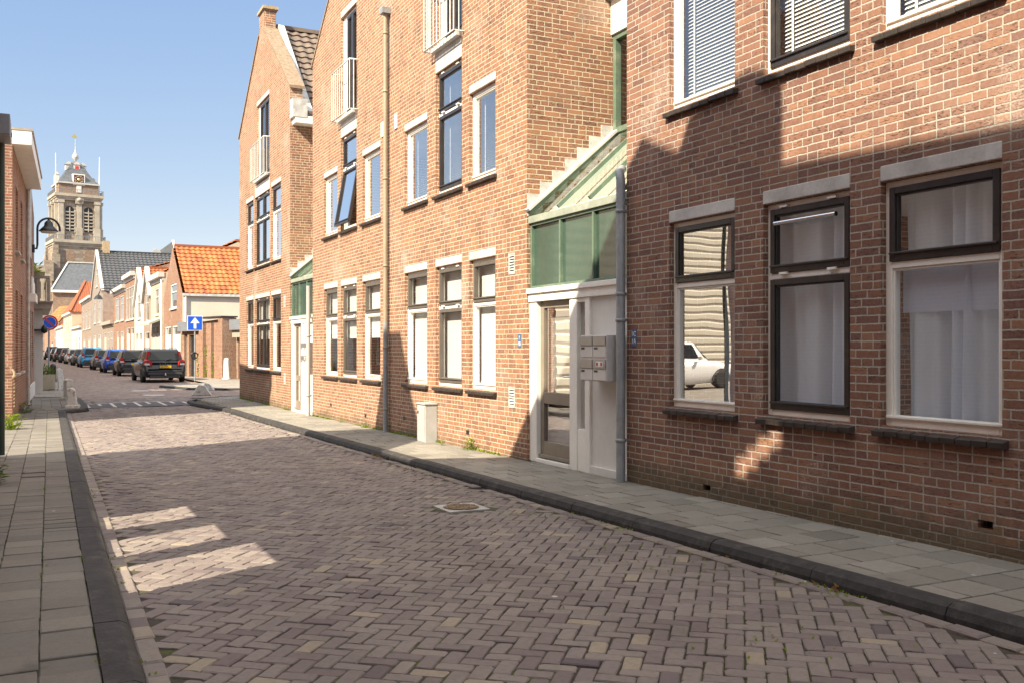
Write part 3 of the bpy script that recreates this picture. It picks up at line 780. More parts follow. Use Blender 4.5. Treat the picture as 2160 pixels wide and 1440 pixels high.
def window(bld, fr, u0, u1, z0, z1, style='vent', zt=None, mat=None, gl=None, lintel=0.105, lint_over=0.0, sill=True, inside=None, fw=0.055, open_a=0.0, mull=False, btilt=.88):
    mat = mat or M['dark']; gl = gl or M['glass']
    b = MB()
    t0, t1 = 0.052, 0.13
    b.ring(fr, u0, u1, z0, z1, fw, t0, t1, 0, fw * 1.1)
    if zt: b.fbox(fr, u0 + fw, u1 - fw, zt - 0.024, zt + 0.024, t0, t1, 0)
    uc = (u0 + u1) / 2
    if mull: b.fbox(fr, uc - 0.025, uc + 0.025, z0 + fw * 1.1, z1 - fw, t0 + .001, t1, 0)
    if style in ('vent', 'fixed'):
        ztop = (zt - 0.024) if zt else z1 - fw
        b.ring(fr, u0 + fw + .001, u1 - fw - .001, z0 + fw * 1.1 + .001, ztop - .001, 0.016, t0 + 0.012, t1 - .01, 0)
        b.fbox(fr, u0 + .015, u1 - .015, z0 + fw * 1.0, z0 + fw * 1.35, t0 - 0.02, t0 - .001, 0)
    w = b.build('window', M['white'], bld, bevel=0.004)
    if style in ('vent', 'fixed'):
        g = MB(); g.fquad(fr, u0 + fw + .01, u1 - fw - .01, z0 + fw + .01, ztop - .006, 0.09); g.build('pane', gl, w)
    halves = ((u0 + fw * .8, uc - .02), (uc + .02, u1 - fw * .8)) if mull else ((u0 + fw * .8, u1 - fw * .8),)
    for a, c in halves:
        if style in ('vent', 'two') and zt:
            sash(fr, w, a, c, zt + 0.026, z1 - fw * .8, 0.05, mat, gl)
        if style == 'two':
            f2 = FrTilt(fr, zt - 0.03, open_a) if open_a else fr
            sash(f2, w, a, c, z0 + fw * .9, (zt - 0.026) if zt else z1 - fw * .8, 0.052, mat, gl)
    if style == 'two' and zt:     # small white vents over the sashes
        for zz in (z1 - fw * .8 + .004, zt + .01):
            for uu in (lerp(u0, u1, .22), lerp(u0, u1, .78)):
                b = MB(); b.fbox(fr, uu - .045, uu + .045, zz, zz + .018, 0.02, 0.051); b.build('hinge', M['white'], w)
    if lintel:
        b = MB(); b.fbox(fr, u0 - lint_over, u1 + lint_over, z1 + .006, z1 + lintel + .012, -0.006, 0.11); b.build('lintel', M['concrete'], w, bevel=0.006)
    if sill:
        b = MB(); n = max(3, int((u1 - u0 + .08) / 0.11)); L = u1 - u0 + .09
        for i in range(n):
            a, c = u0 - .05 + L * i / n + .0025, u0 - .05 + L * (i + 1) / n - .0025
            P = fr.P; jz = rng.gauss(0, .002)
            b.hexa([P(a, z0 - .075 + jz, -.055), P(c, z0 - .075 + jz, -.055), P(c, z0 - .075, .1), P(a, z0 - .075, .1), P(a, z0 - .034 + jz, -.06), P(c, z0 - .034 + jz, -.06), P(c, z0 - .002, .1), P(a, z0 - .002, .1)])
        b.build('sill', M['sill'], w, bevel=0.004)
    if inside:
        b = MB()
        if inside == 'curtain':
            curtain_mesh(b, fr, u0 + .03, u1 - .03, z0 + .04, z1 - .03, 0.20); b.build('curtain', M['curtain'], w)
        elif inside == 'curtain_half':
            curtain_mesh(b, fr, u0 + .03, lerp(u0, u1, .62), z0 + .04, z1 - .03, 0.20); curtain_mesh(b, fr, lerp(u0, u1, .70), u1 - .03, z0 + .04, z1 - .03, 0.36, .02); b.build('curtain', M['curtain'], w)
        elif inside == 'blind':
            blind_mesh(b, fr, u0 + .05, u1 - .05, z0 + .05, z1 - .05, 0.20, .034, btilt); b.build('blind', M['blinds'], w)
        elif inside == 'film':
            b.fbox(fr, u0 + .05, u1 - .05, z0 + .10, z1 - .05, 0.165, 0.168); b.fbox(fr, u0 + .05, u1 - .05, z0 + .075, z0 + .10, .155, .178); b.build('roller_blind', M['film'], w)
        elif inside == 'roller':
            b.fbox(fr, u0 + .05, u1 - .05, lerp(z0, z1, .42), z1 - .05, 0.16, 0.163); b.build('roller_blind', M['blinds'], w)
        elif inside == 'net':
            curtain_mesh(b, fr, u0 + .03, lerp(u0, u1, .45), z0 + .04, z1 - .03, 0.25, .015, .09); b.build('curtain', M['curtain'], w)
    return w

def hole(u0, u1, z0, z1): return (u0, u1, z0, z1)

RF = Fr((D, 0, 0), (0, 1, 0), (-1, 0, 0))     # the plane of the three brick buildings on the right

def inner(mb, fr, u0, u1, z0, z1, floors, depth=2.8, m=1):
    if depth < 5: mb.fquad(fr, u0, u1, z0, z1, depth, m)
    for z in floors:
        mb.poly([fr.P(u0, z, .14), fr.P(u1, z, .14), fr.P(u1, z, depth), fr.P(u0, z, depth)], m)

def pipe(bld, y, z0, z1, mat, off=0.075, r=0.047, x=D, brackets=(), top=None, name='downpipe', mat2=None, zs=None):
    b = MB(); xx = x - off
    if mat2:
        b.tube([(xx, y, z0), (xx, y, zs)], r, 14, 0); b.tube([(xx, y, zs), (xx, y, z1)], r - .002, 14, 1)
    else:
        pth = [(xx, y, z0), (xx, y, z1)]
        if top: pth += top
        b.tube(pth, r, 14, 0)
    o = b.build(name, [mat, mat2] if mat2 else mat, bld)
    for z in brackets:
        b = MB(); b.lathe((xx, y, z - .018), [(r + .002, 0), (r + .009, .004), (r + .009, .032), (r + .002, .036)], 14)
        b.box(xx, x, y - .012, y + .012, z - .012, z + .012)
        b.build('bracket', M['zinc'] if not mat2 else mat2, o)
    return o

# ================================================================ near building
Y1 = 8.30
B1 = thing('apartment_building', 'near red brick apartment building with white framed curtained windows, at the right edge', 'building', (D, Y1, 0.1))
cols = [(6.60, 7.56), (5.28, 6.235), (4.02, 4.99), (1.4, 2.35)]
G0, G1, GT = 0.94, 2.69, 2.09
U0, U1 = 3.78, 5.55
holes = [hole(a, b, G0, G1) for a, b in cols[:3]] + [hole(a, b, U0, U1) for a, b in cols[:3]]
airs = [(6.99, 0.20), (4.14, 0.335)]
holes += [hole(a - .055, a + .055, z, z + .055) for a, z in airs]
b = MB()
wall_sheet(b, RF, [(-3, -0.3), (Y1, -0.3), (Y1, 7.9), (-3, 7.9)], holes)
b.poly([(D, Y1, -.3), (D + 5, Y1, -.3), (D + 5, Y1, 7.9), (D, Y1, 7.9)], 0, face=(0, 1, 0))
b.poly([(D, -3, -.3), (D + 5, -3, -.3), (D + 5, -3, 7.9), (D, -3, 7.9)], 0, face=(0, -1, 0))
wall_sheet(b, Fr((D + 5, 0, 0), (0, 1, 0), (1, 0, 0)), [(-3, -.3), (Y1, -.3), (Y1, 7.9), (-3, 7.9)], [(-2, 2.2, .5, 2.9), (3.2, 7.8, .5, 2.9), (-2, 2.2, 3.5, 5.8), (3.2, 7.8, 3.5, 5.8)])  # unseen rear openings, added to bring light through to the curtains
inner(b, RF, -3, Y1, 0, 7.9, (0.3, 3.1, 6.2), 5.01)
b.build('wall', [M['brick_red'], M['room']], B1)
b = MB(); b.box(D - .25, D + 5.2, -3.1, Y1 + .1, 7.9, 8.1); b.box(D - .33, D - .25, -3.1, Y1 + .1, 7.86, 8.14); b.build('roof', M['fascia'], B1)
for k, (a, c) in enumerate(cols[:3]):
    w = window(B1, RF, a, c, G0, G1, 'two' if k == 1 else 'vent', GT, inside='curtain' if k else 'net', gl=M['glass_wavy'] if k == 0 else M['glass_near'])
    if k == 1:                   # chrome rail of the tilted vent
        b = MB(); b.tube([RF.P(a + .14, G1 - .17, -.0), RF.P(c - .14, G1 - .17, -.0)], .02, 10); b.build('vent_bar', M['chrome'], w)
    if k == 2:
        b = MB(); b.fbox(RF, a + .06, c - .06, GT - .34, GT - .03, .16, .165); b.build('roller_blind', M['curtain'], w)
    window(B1, RF, a, c, U0, U1, 'two' if k == 1 else 'fixed', None, inside='blind', gl=M['glass_sky'] if k == 0 else None)
b = MB()
for a, z in airs: b.fbox(RF, a - .055, a + .055, z, z + .055, .09, .10)
b.build('air_brick', M['black'], B1)
pipe(B1, Y1 - .0, 0.10, 3.22, M['zinc'], brackets=(0.55, 1.78, 2.05, 2.9), top=[(D - .075, Y1 + .02, 3.30), (D + .02, Y1 + .12, 3.36)])

# ================================================================ middle building with two gables
Y2a, Y2b = 10.53, 20.75
B2 = thing('apartment_building', 'middle orange brick building with twin gables, a tall downpipe between them and two french balconies', 'building', (D, Y2b, 0.0))
near_g = [(13.91, 14.91, 'vent'), (12.56, 13.55, 'two'), (11.44, 12.29, 'vent')]
far_g = [(18.83, 19.82, 'vent'), (17.55, 18.58, 'two'), (16.16, 17.17, 'vent')]
GZ0, GZ1, GTT = 0.935, 2.715, 2.10
holes = []
for a, c, s in near_g + far_g:
    holes.append(hole(a, c, GZ0, GZ1))
    holes.append(hole(a, c, 3.82, 5.05) if s == 'vent' else hole(a, c, 3.82, 5.66))
    if s == 'two': holes.append(hole(a, c, 6.02, 8.05))
ym = (Y2a + Y2b) / 2
sh, pk = 7.70, 9.65
b = MB()
wall_sheet(b, RF, [(Y2a, -.3), (Y2b, -.3), (Y2b, sh), ((Y2b + ym) / 2, pk), (ym, sh + .3), ((Y2a + ym) / 2, pk), (Y2a, sh)], holes)
b.poly([(D, Y2a, -.3), (D + 9, Y2a, -.3), (D + 9, Y2a, sh), (D, Y2a, sh)], 0, face=(0, -1, 0))
b.poly([(D, Y2b, -.3), (D + 9, Y2b, -.3), (D + 9, Y2b, sh), (D, Y2b, sh)], 0, face=(0, 1, 0))
b.poly([(D + 9, Y2a, -.3), (D + 9, Y2b, -.3), (D + 9, Y2b, sh), (D + 9, Y2a, sh)], 0, face=(1, 0, 0))
inner(b, RF, Y2a, Y2b, 0, sh, (0.3, 3.15, 5.9))
b.build('wall', [M['brick_ora'], M['room']], B2)
b = MB()
for (ya, yb, za, zb) in ((Y2a, (Y2a + ym) / 2, sh, pk), ((Y2a + ym) / 2, ym, pk, sh + .3), (ym, (Y2b + ym) / 2, sh + .3, pk), ((Y2b + ym) / 2, Y2b, pk, sh)):
    b.poly([(D + .02, ya, za - .15), (D + .02, yb, zb - .15), (D + 9, yb, zb - .15), (D + 9, ya, za - .15)])
b.build('roof', M['tile_brown'], B2)
b = MB()
for (ya, yb, za, zb) in ((Y2a, (Y2a + ym) / 2, sh, pk), ((Y2a + ym) / 2, ym, pk, sh + .3), (ym, (Y2b + ym) / 2, sh + .3, pk), ((Y2b + ym) / 2, Y2b + .06, pk, sh - .05)):
    b.hexa([(D - .02, ya, za), (D - .02, yb, zb), (D + .26, yb, zb), (D + .26, ya, za), (D - .02, ya, za + .06), (D - .02, yb, zb + .06), (D + .26, yb, zb + .06), (D + .26, ya, za + .06)])
b.build('coping', M['parapet'], B2)
for grp, ins in ((near_g, ('film', 'film', 'film')), (far_g, ('roller', 'roller', 'roller'))):
    for i, (a, c, s) in enumerate(grp):
        window(B2, RF, a, c, GZ0, GZ1, s, GTT, inside=ins[i], mat=M['taupe'])
        if s == 'vent': window(B2, RF, a, c, 3.82, 5.05, 'fixed', inside='blind' if grp is near_g else 'net', gl=M['glass_sky'], btilt=.5)
        else:
            window(B2, RF, a, c, 3.82, 5.66, 'two', 5.02, inside='blind' if grp is near_g else 'net', open_a=R(10) if grp is far_g else 0, lintel=0.30, gl=M['glass_sky'], btilt=.5)

def french(bld, fr, a, c, z0, z1, lint=True):
    b = MB(); t0, t1 = .055, .13
    b.ring(fr, a, c, z0, z1, .055, t0, t1, 0)
    b.fbox(fr, c - .30, c - .055, z0 + .055, z1 - .055, t0 + .01, t1, 0)
    w = b.build('french_window', M['white'], bld, bevel=.004)
    uc = lerp(a + .055, c - .30, .5)
    sash(fr, w, a + .05, uc, z0 + .055, z1 - .055, .06, M['dark'], M['glass'])
    sash(fr, w, uc, c - .30, z0 + .055, z1 - .055, .06, M['dark'], M['glass'])
    b = MB(); curtain_mesh(b, fr, a + .06, uc + .1, z0 + .06, z1 - .1, .24); b.build('curtain', M['curtain'], w)
    if lint:
        b = MB(); b.fbox(fr, a, c, z1 + .006, z1 + .12, -.006, .11); b.build('lintel', M['concrete'], w, bevel=.006)
    b = MB(); b.fbox(fr, a - .01, c + .01, z0 - .06, z0 + .0, -.09, .05); b.build('sill', M['steel'], w)
    b = MB(); o = -.16; r = .0135
    P = fr.P; za, zb = z0 - .04, z0 + .92
    for z, rr in ((za + .02, .013), (zb, .016)):
        b.tube([P(a - .08, z, .0), P(a - .08, z, o), P(c + .08, z, o), P(c + .08, z, .0)], rr, 8)
    n = 9
    for i in range(n + 1):
        u = lerp(a - .08, c + .08, i / n); b.tube([P(u, za + .02, o), P(u, zb, o)], r * .75, 6)
    for u in (a - .08, c + .08): b.tube([P(u, za + .02, o * .5), P(u, zb, o * .5)], r * .7, 6)
    b.build('balcony_railing', M['steel'], bld)
    return w
for grp in (near_g, far_g):
    a, c, s = grp[1]; french(B2, RF, a, c, 6.02, 8.05)
p = pipe(B2, 15.68, 0.03, 7.25, M['zinc'], off=.07, r=.041, mat2=M['zinc_sunlit'], zs=1.95, brackets=(.45, 1.5, 2.9, 4.4, 5.9, 6.9))  # upper length painted in the sunlit tone, plain zinc below
b = MB(); b.box(D - .15, D - .003, 15.60, 15.76, 7.23, 7.33); b.build('hopper', M['zinc'], p)
pipe(B2, Y2b + .04, 0.0, 2.85, M['cabinet'], off=.085, r=.045, brackets=(.45, 1.75), mat2=None)
def grille(bld, fr, u, z, w=.17, h=.27):
    b = MB(); b.ring(fr, u - w / 2, u + w / 2, z - h / 2, z + h / 2, .018, -.008, .0)
    n = 7
    for i in range(n):
        zz = z - h / 2 + .03 + (h - .06) * i / (n - 1)
        P = fr.P
        b.hexa([P(u - w / 2 + .018, zz - .012, -.012), P(u + w / 2 - .018, zz - .012, -.012), P(u + w / 2 - .018, zz + .004, -.002), P(u - w / 2 + .018, zz + .004, -.002), P(u - w / 2 + .018, zz - .008, -.012), P(u + w / 2 - .018, zz - .008, -.012), P(u + w / 2 - .018, zz + .009, -.002), P(u - w / 2 + .018, zz + .009, -.002)])
    o = b.build('air_vent', M['lead'], bld)
    b = MB(); b.fbox(fr, u - w / 2 + .018, u + w / 2 - .018, z - h / 2 + .018, z + h / 2 - .018, -.0025, -.0005); b.build('vent_opening', M['black'], o)
grille(B2, RF, 10.95, 2.57); grille(B2, RF, 10.95, .87)
b = MB()
for u, z in ((12.35, .28), (14.95, .31), (17.0, .22), (19.3, .3)): b.fbox(RF, u - .05, u + .05, z, z + .06, -.003, .0)
b.build('air_brick', M['black'], B2)
b = MB()
for u, z in ((15.32, 5.32), (16.02, 5.32)): b.fbox(RF, u - .06, u + .06, z - .13, z + .13, -.02, -.001)
b.build('vent_cap', M['white'], B2, bevel=.004)

# ================================================================ far gabled building
Y3a, Y3b = 22.82, 29.1
B3 = thing('gabled_house', 'tall narrow brick corner house with a pointed parapet gable and brown tile roof', 'house', (D, Y3b, -0.05))
g3 = [(27.35, 28.35), (25.25, 26.9), (23.75, 24.75)]
g3 = [(fy(520) , fy(520)), ]
def span(p0, p1): return (fy(p1), fy(p0))
g3 = [span(520, 534.5), span(538, 569), span(572.5, 592.5)]
uh = []
for i, (a, c) in enumerate(g3):
    uh += [hole(a, c, .93, 2.83), hole(a, c, 3.72, 5.62)]
fd = (g3[1][0] + .05, g3[1][1] - .25)
uh.append(hole(fd[0], fd[1], 6.05, 8.1))
yc3 = (Y3a + Y3b) / 2
sh3, pk3 = 7.75, 9.95
b = MB()
wall_sheet(b, RF, [(Y3a, -.4), (Y3b, -.4), (Y3b, sh3), (yc3 + .36, pk3), (yc3 + .36, pk3 + .55), (yc3 - .30, pk3 + .55), (yc3 - .30, pk3), (Y3a, sh3)], uh)
for y_, f_ in ((Y3a, -1), (Y3b, 1)):
    b.poly([(D, y_, -.4), (D + 9, y_, -.4), (D + 9, y_, 7.0), (D + .3, y_, 7.0), (D + .3, y_, sh3), (D, y_, sh3)], 0, face=(0, f_, 0))
b.poly([(D + .3, Y3a, 6.9), (D + .3, Y3b, 6.9), (D + .3, Y3b, sh3), (D + .3, yc3 + .36, pk3), (D + .3, yc3 + .36, pk3 + .55), (D + .3, yc3 - .3, pk3 + .55), (D + .3, yc3 - .3, pk3), (D + .3, Y3a, sh3)], 0, face=(1, 0, 0))
b.box(D + .003, D + .297, yc3 - .302, yc3 + .362, pk3 - .1, pk3 + .548)
b.poly([(D + 9, Y3a, -.4), (D + 9, Y3b, -.4), (D + 9, Y3b, 7.0), (D + 9, yc3, 10), (D + 9, Y3a, 7.0)], 0, face=(1, 0, 0))
inner(b, RF, Y3a, Y3b, -.2, 7.0, (0.1, 3.2, 5.9))
b.build('wall', [M['brick_ora'], M['room']], B3)
b = MB()
for (ya, za, yb, zb) in ((Y3a - .06, sh3 - .05, yc3 - .3, pk3), (yc3 + .36, pk3, Y3b + .06, sh3 - .05)):
    b.hexa([(D - .03, ya, za), (D - .03, yb, zb), (D + .34, yb, zb), (D + .34, ya, za), (D - .03, ya, za + .07), (D - .03, yb, zb + .07), (D + .34, yb, zb + .07), (D + .34, ya, za + .07)])
b.build('coping', M['parapet'], B3)
b = MB(); b.box(D - .05, D + .36, yc3 - .36, yc3 + .42, pk3 + .55, pk3 + .63); b.build('coping', M['lichen'], B3)

def pantiles(mb, p0, u, v, lu, lv, pu=0.21, pv=0.33, amp=0.028, lift=0.03, m=0, nu=6):
    p0, u, v = V(p0), V(u).normalized(), V(v).normalized(); n = u.cross(v)
    if n.z < 0: n = -n
    cu, cv = max(1, round(lu / pu)), max(1, round(lv / pv))
    for r in range(cv):
        js = 0.004
        pts = []; N = cu * nu
        for k, (q, h) in enumerate(((0.0, lift), (1.03, 0.0))):
            for i in range(N + 1):
                f = i / nu
                hh = amp * (0.5 + 0.5 * math.sin(2 * math.pi * f)) ** 1.0
                pts.append(p0 + u * (lu * i / N) + v * (lv * (r + q) / cv) + n * (h + hh))
        for i in range(N + 1):
            pts.append(p0 + u * (lu * i / N) + v * (lv * r / cv) + n * (-0.01))
        fl = [(i, i + 1, N + 2 + i, N + 1 + i) for i in range(N)] + [(i + 1, i, 2 * N + 2 + i, 2 * N + 3 + i) for i in range(N)]
        i0 = len(mb.attr); mb.faces(pts, fl, m, False)
        tones = [min(1, max(0, rng.gauss(.5, .24))) for _ in range(cu + 1)]
        for q in range(len(fl)): mb.attr[i0 + q] = tones[(q % N) // nu]

b = MB()
ze, zt3 = 6.98, 10.1
for sgn, y0 in ((1, Y3a - .18), (-1, Y3b + .18)):
    v = V((0, sgn * (abs(yc3 - y0)), zt3 - ze)); pantiles(b, (D + .34, y0, ze), (1, 0, 0), v, 8.9, v.length, pu=.25, pv=.31, amp=.036, lift=.04)
b.box(D + .34, D + 9.2, yc3 - .1, yc3 + .1, zt3, zt3 + .1)
b.build('roof', M['tile_brown'], B3)
b = MB(); b.box(D + .05, D + 9.2, Y3a - .30, Y3a - .003, ze - .16, ze + .02); b.build('gutter', M['white'], B3, bevel=.01)
b = MB()
v = V((0, yc3 - Y3a, zt3 - ze)).normalized()
for k in range(14):
    s0 = k * .30; p = V((D + .303, Y3a + .0, sh3 - .85)) 
    q = V((D + .36, Y3a - .1, ze + .12)) + v * s0; q2 = q + v * .29
    if q2.y > yc3 - .1: break
    nn = V((0, -v.z, v.y))
    b.hexa([q, q2, q2 + V((.14, 0, 0)), q + V((.14, 0, 0)), q + nn * .1, q2 + nn * .1, q2 + V((.16, 0, 0)) + nn * .085, q + V((.16, 0, 0)) + nn * .085])
b.box(D - .006, D + .34, Y3a - .31, Y3a - .004, ze - .02, ze + .42)
b.build('flashing', M['lead'], B3)
for i, (a, c) in enumerate(g3):
    window(B3, RF, a, c, .93, 2.83, 'two' if i == 1 else 'vent', 2.15, inside='roller' if i == 1 else None, mull=(i == 1))
    window(B3, RF, a, c, 3.72, 5.62, 'two' if i == 1 else 'vent', 4.97, inside='net' if i != 1 else None, mull=(i == 1), lintel=0.30 if i == 1 else .105, gl=M['glass_sky'])
french(B3, RF, fd[0], fd[1], 6.05, 8.1)
grille(B3, RF, fy(601), 2.62); grille(B3, RF, fy(601), .75)

# ================================================================ glazed entrance porches
def porch(name, label, ya, yb, zb, bld):
    t = thing(name, label, 'entrance', (D + .04, (ya + yb) / 2, zb))
    W_ = yb - ya; L = lambda f: yb - f * W_          # f from the far side
    fr = Fr((D + .04, 0, 0), (0, 1, 0), (-1, 0, 0))
    zd = zb + .05
    zt = 2.06
    b = MB()                      # white frame
    y_d1, y_d0 = L(.085), L(.445)
    b.fbox(fr, y_d1, yb - .004, zd - .06, zt, -.01, .12); b.fbox(fr, L(.52), y_d0, zd - .06, zt, -.01, .12)
    b.fbox(fr, L(.645), L(.60), zd - .06, zt, -.011, .12); b.fbox(fr, L(.60), L(.52), zd - .06, zd + .42, .0, .12)
    b.fbox(fr, L(.60), L(.52), zt - .05, zt, .0, .12)
    b.fbox(fr, ya + .004, yb - .004, zt, zt + .10, -.03, .12)
    b.fbox(fr, ya + .004, yb - .004, zt + .10, zt + .16, -.06, .12)
    b.fbox(fr, y_d0, y_d1, zd - .06, zd - .01, -.02, .12)
    b.build('frame', M['white'], t, bevel=.006)
    b = MB(); b.fbox(fr, L(.60) , L(.52), zd + .42, zt - .05, .05, .056); b.build('side_light', M['glass'], t)
    b = MB(); b.fbox(fr, ya + .004, L(.645), zd + .03, zt - .002, .02, .06); b.fbox(fr, ya + .004, L(.645), zd - .06, zd + .03, -.012, .06); b.build('side_panel', M['whitewall'], t)
    b = MB(); dw = .085
    b.ring(fr, y_d0, y_d1, zd, zt, dw, .045, .10, 0, .20)
    b.fbox(fr, y_d0 + dw, y_d1 - dw, zd + .66, zd + .80, .045, .10)
    b.fbox(fr, y_d0 + .01, y_d1 - .01, zd + .005, zd + .045, .01, .044)
    d = b.build('door', M['brown'], t, bevel=.005)
    b = MB(); b.fquad(fr, y_d0 + .06, y_d1 - .06, zd + .15, zt - .06, .075); b.build('pane', M['glass_wavy'], d)
    b = MB(); hy = y_d0 + .045
    b.fbox(fr, hy - .016, hy + .016, zd + .86, zd + 1.08, .028, .044); b.tube([fr.P(hy, zd + 1.0, .03), fr.P(hy, zd + 1.0, -.01), fr.P(hy + .10, zd + 1.0, -.01)], .009, 8)
    b.build('handle', M['chrome'], d)
    b = MB(); b.fquad(fr, ya, yb, zb, 3.0, 1.6); b.fbox(fr, L(.62), L(.05), zb, zt, .17, .19)
    b.build('hall', M['whitewall'], t)
    z2, z3 = zt + .165, 3.03
    n = 3
    b = MB(); b.ring(fr, ya + .006, yb - .006, z2, z3, .032, .0, .10)
    for i in range(1, n):
        u = lerp(ya, yb, i / n); b.fbox(fr, u - .016, u + .016, z2 + .032, z3 - .032, .0, .10)
    b.build('panel_frame', M['green'], t, bevel=.004)
    for i in range(n):
        u0, u1 = lerp(ya, yb, i / n), lerp(ya, yb, (i + 1) / n)
        b = MB(); b.fbox(fr, u0 + .02, u1 - .02, z2 + .03, z3 - .03, .04, .06); b.build('green_panel', M['greenpanel'], t)
    b = MB(); b.fbox(fr, ya + .004, yb - .004, z3 + .001, z3 + .09, -.03, .10); b.build('eaves_beam', M['greenpale'], t, bevel=.006)
    # sloped glass roof
    x0, x1, za, zb2 = D + .03, D + 1.25, z3 + .10, z3 + 1.22
    b = MB(); b.poly([(x0, ya + .02, za), (x0, yb - .02, za), (x1, yb - .02, zb2), (x1, ya + .02, zb2)], 0, face=(-1, 0, 1)); b.build('glass_roof', M['glass_roof'], t)
    for i in range(0, n + 1):
        u = lerp(ya + .05, yb - .05, i / n)
        b = MB(); b.bar((x0 - .02, u, za + .02), (x1, u, zb2 + .02), .032 if 0 < i < n else .05, .045, 0, up=(-1, 0, 1)); b.build('glazing_bar', M['green'], t)
    b = MB(); b.bar((x0 - .06, yb - .06, za + .06), (x1 + .02, yb - .06, zb2 + .06), .11, .03, 0, up=(-1, 0, 1)); b.build('flashing_cap', M['steel'], t)
    b = MB(); b.poly([(x0 + .14, ya + .02, za - .04), (x0 + .14, yb - .04, za - .04), (x1, yb - .04, zb2 - .16), (x1, ya + .02, zb2 - .16)], 0, face=(-1, 0, 1)); b.build('sun_blind', M['film'], t)
    b = MB(); st = 7                 # stepped lead soakers on the side wall
    for i in range(st):
        xa, xb = lerp(D - .0, x1, i / st), lerp(D - .0, x1, (i + 1) / st) + .03
        zl = lerp(za, zb2, i / st); zh = lerp(za, zb2, (i + 1) / st) + .12
        b.hexa([(xa, yb - .001, zl), (xb, yb - .001, zl + .05), (xb, yb - .012 + .002 * (i % 2), zl + .05), (xa, yb - .012 + .002 * (i % 2), zl), (xa, yb - .001, zh), (xb, yb - .001, zh), (xb, yb - .012 + .002 * (i % 2), zh), (xa, yb - .012 + .002 * (i % 2), zh)])
    b.build('flashing', M['lead'], t)
    # glazed link wall behind
    fr2 = Fr((x1, 0, 0), (0, 1, 0), (-1, 0, 0))
    b = MB(); b.ring(fr2, ya + .01, yb - .01, zb2 + .02, 5.55, .07, -.0, .08)
    u = lerp(ya, yb, .5); b.fbox(fr2, u - .03, u + .03, zb2 + .09, 5.48, .0, .08); b.build('link_frame', M['green'], t)
    b = MB(); b.fquad(fr2, ya + .03, yb - .03, zb2 + .05, 5.5, .05); b.build('link_pane', M['glass'], t)
    b = MB(); b.fbox(fr2, ya + .005, yb - .005, 5.552, 6.0, -.03, .08); b.build('fascia_board', M['white'], t)
    b = MB(); b.fbox(fr2, ya + .003, yb - .003, 6.001, 6.07, -.12, 1.6); b.build('flat_roof', M['lead'], t)
    b = MB(); b.fquad(fr2, ya, yb, 2.9, 6.0, 1.5); b.build('back_wall', M['cream'], t)
    return t
porch('entrance_porch', 'near glazed entrance porch with taupe door and green panels, left of the grey pipe', Y1, Y2a, zp(9) - .0, B2)
porch('entrance_porch', 'far glazed entrance porch between the twin gabled building and the corner house', Y2b, Y3a, zp(21.5), B3)

# letterboxes, plates, cabinet
def letterboxes(label, y0, y1, z0, z1, x0, x1):
    t = thing('mailbox_block', label, 'mailbox', (x1, (y0 + y1) / 2, z0), group='mailbox blocks by the entrances')
    b = MB(); b.box(x0, x1, y0, y1, z0, z1); b.build('casing', M['letterbox'], t, bevel=.008)
    fr = Fr((x0, 0, 0), (0, 1, 0), (-1, 0, 0)); H = (z1 - z0) / 2
    for r in range(2):
        for c in range(2):
            ua, ub = lerp(y0, y1, c / 2) + .008, lerp(y0, y1, (c + 1) / 2) - .008
            zt = z1 - r * H - .012
            b = MB(); b.fbox(fr, ua, ub, zt - .095, zt, -.014, -.001); fl = b.build('flap', M['letterflap'], t, bevel=.004)
            b = MB(); b.fbox(fr, ua, ub, zt - H + .022, zt - .103, -.006, -.001); b.build('box_door', M['letterbox'], t, bevel=.003)
            b = MB(); b.fbox(fr, ub - .09, ub - .02, zt - .135, zt - .113, -.008, -.0065); b.build('name_strip', M['black'], t)
    b = MB(); zt = z1 - H - .012; ua = y0 + .05
    b.fbox(fr, ua, ua + .14, zt - .075, zt - .02, -.0165, -.0145); st = b.build('sticker', M['signwhite'], t)
    b = MB(); b.fbox(fr, ua + .01, ua + .045, zt - .066, zt - .03, -.0185, -.0168); b.fbox(fr, ua + .095, ua + .13, zt - .066, zt - .03, -.0185, -.0168); b.build('sticker_print', M['signred'], st)
    return t
letterboxes('grey four door mailbox block on the white panel of the near entrance', 8.42, 8.95, 1.15, 1.63, D - .17, D + .058)
letterboxes('white mailbox block on the panel of the far entrance', Y2b + .12, Y2b + .62, 1.05, 1.62, D - .10, D + .058)
def plate(label, y, z, lines):
    t = thing('house_number_plate', label, 'number plate', (D, y, z))
    b = MB(); b.fbox(RF, y - .045, y + .045, z - .085, z + .085, -.008, -.001); b.build('plate', M['plateblue'], t, bevel=.002)
    for i, s in enumerate(lines):
        text_mesh(s, .07, (D - .0085, y, z + .036 - .074 * i), (0, -1, 0), (0, 0, 1), 'lettering', M['signwhite'], t)
plate('blue house number plate reading 1C and 1A, right of the grey pipe', 8.16, 1.60, ('1C', '1A'))
plate('blue house number plate reading 1 and 1B, left of the near entrance', 10.73, 1.585, ('1', '1B'))
t = thing('utility_cabinet', 'small grey utility cabinet standing against the orange brick wall beside the tall downpipe', 'cabinet', (D, 13.65, .06))
b = MB(); b.box(D - .20, D - .003, 13.48, 13.82, .03, .64); b.build('body', M['cabinet'], t, bevel=.008)
b = MB(); b.box(D - .215, D - .003, 13.465, 13.835, .641, .665); b.build('lid', M['cabinet'], t, bevel=.004)
b = MB(); b.box(D - .207, D - .2005, 13.50, 13.80, .08, .61); dd = b.build('door', M['cabinet'], t, bevel=.003)
b = MB(); b.box(D - .213, D - .2075, 13.74, 13.775, .50, .54); b.build('lock', M['black'], dd)
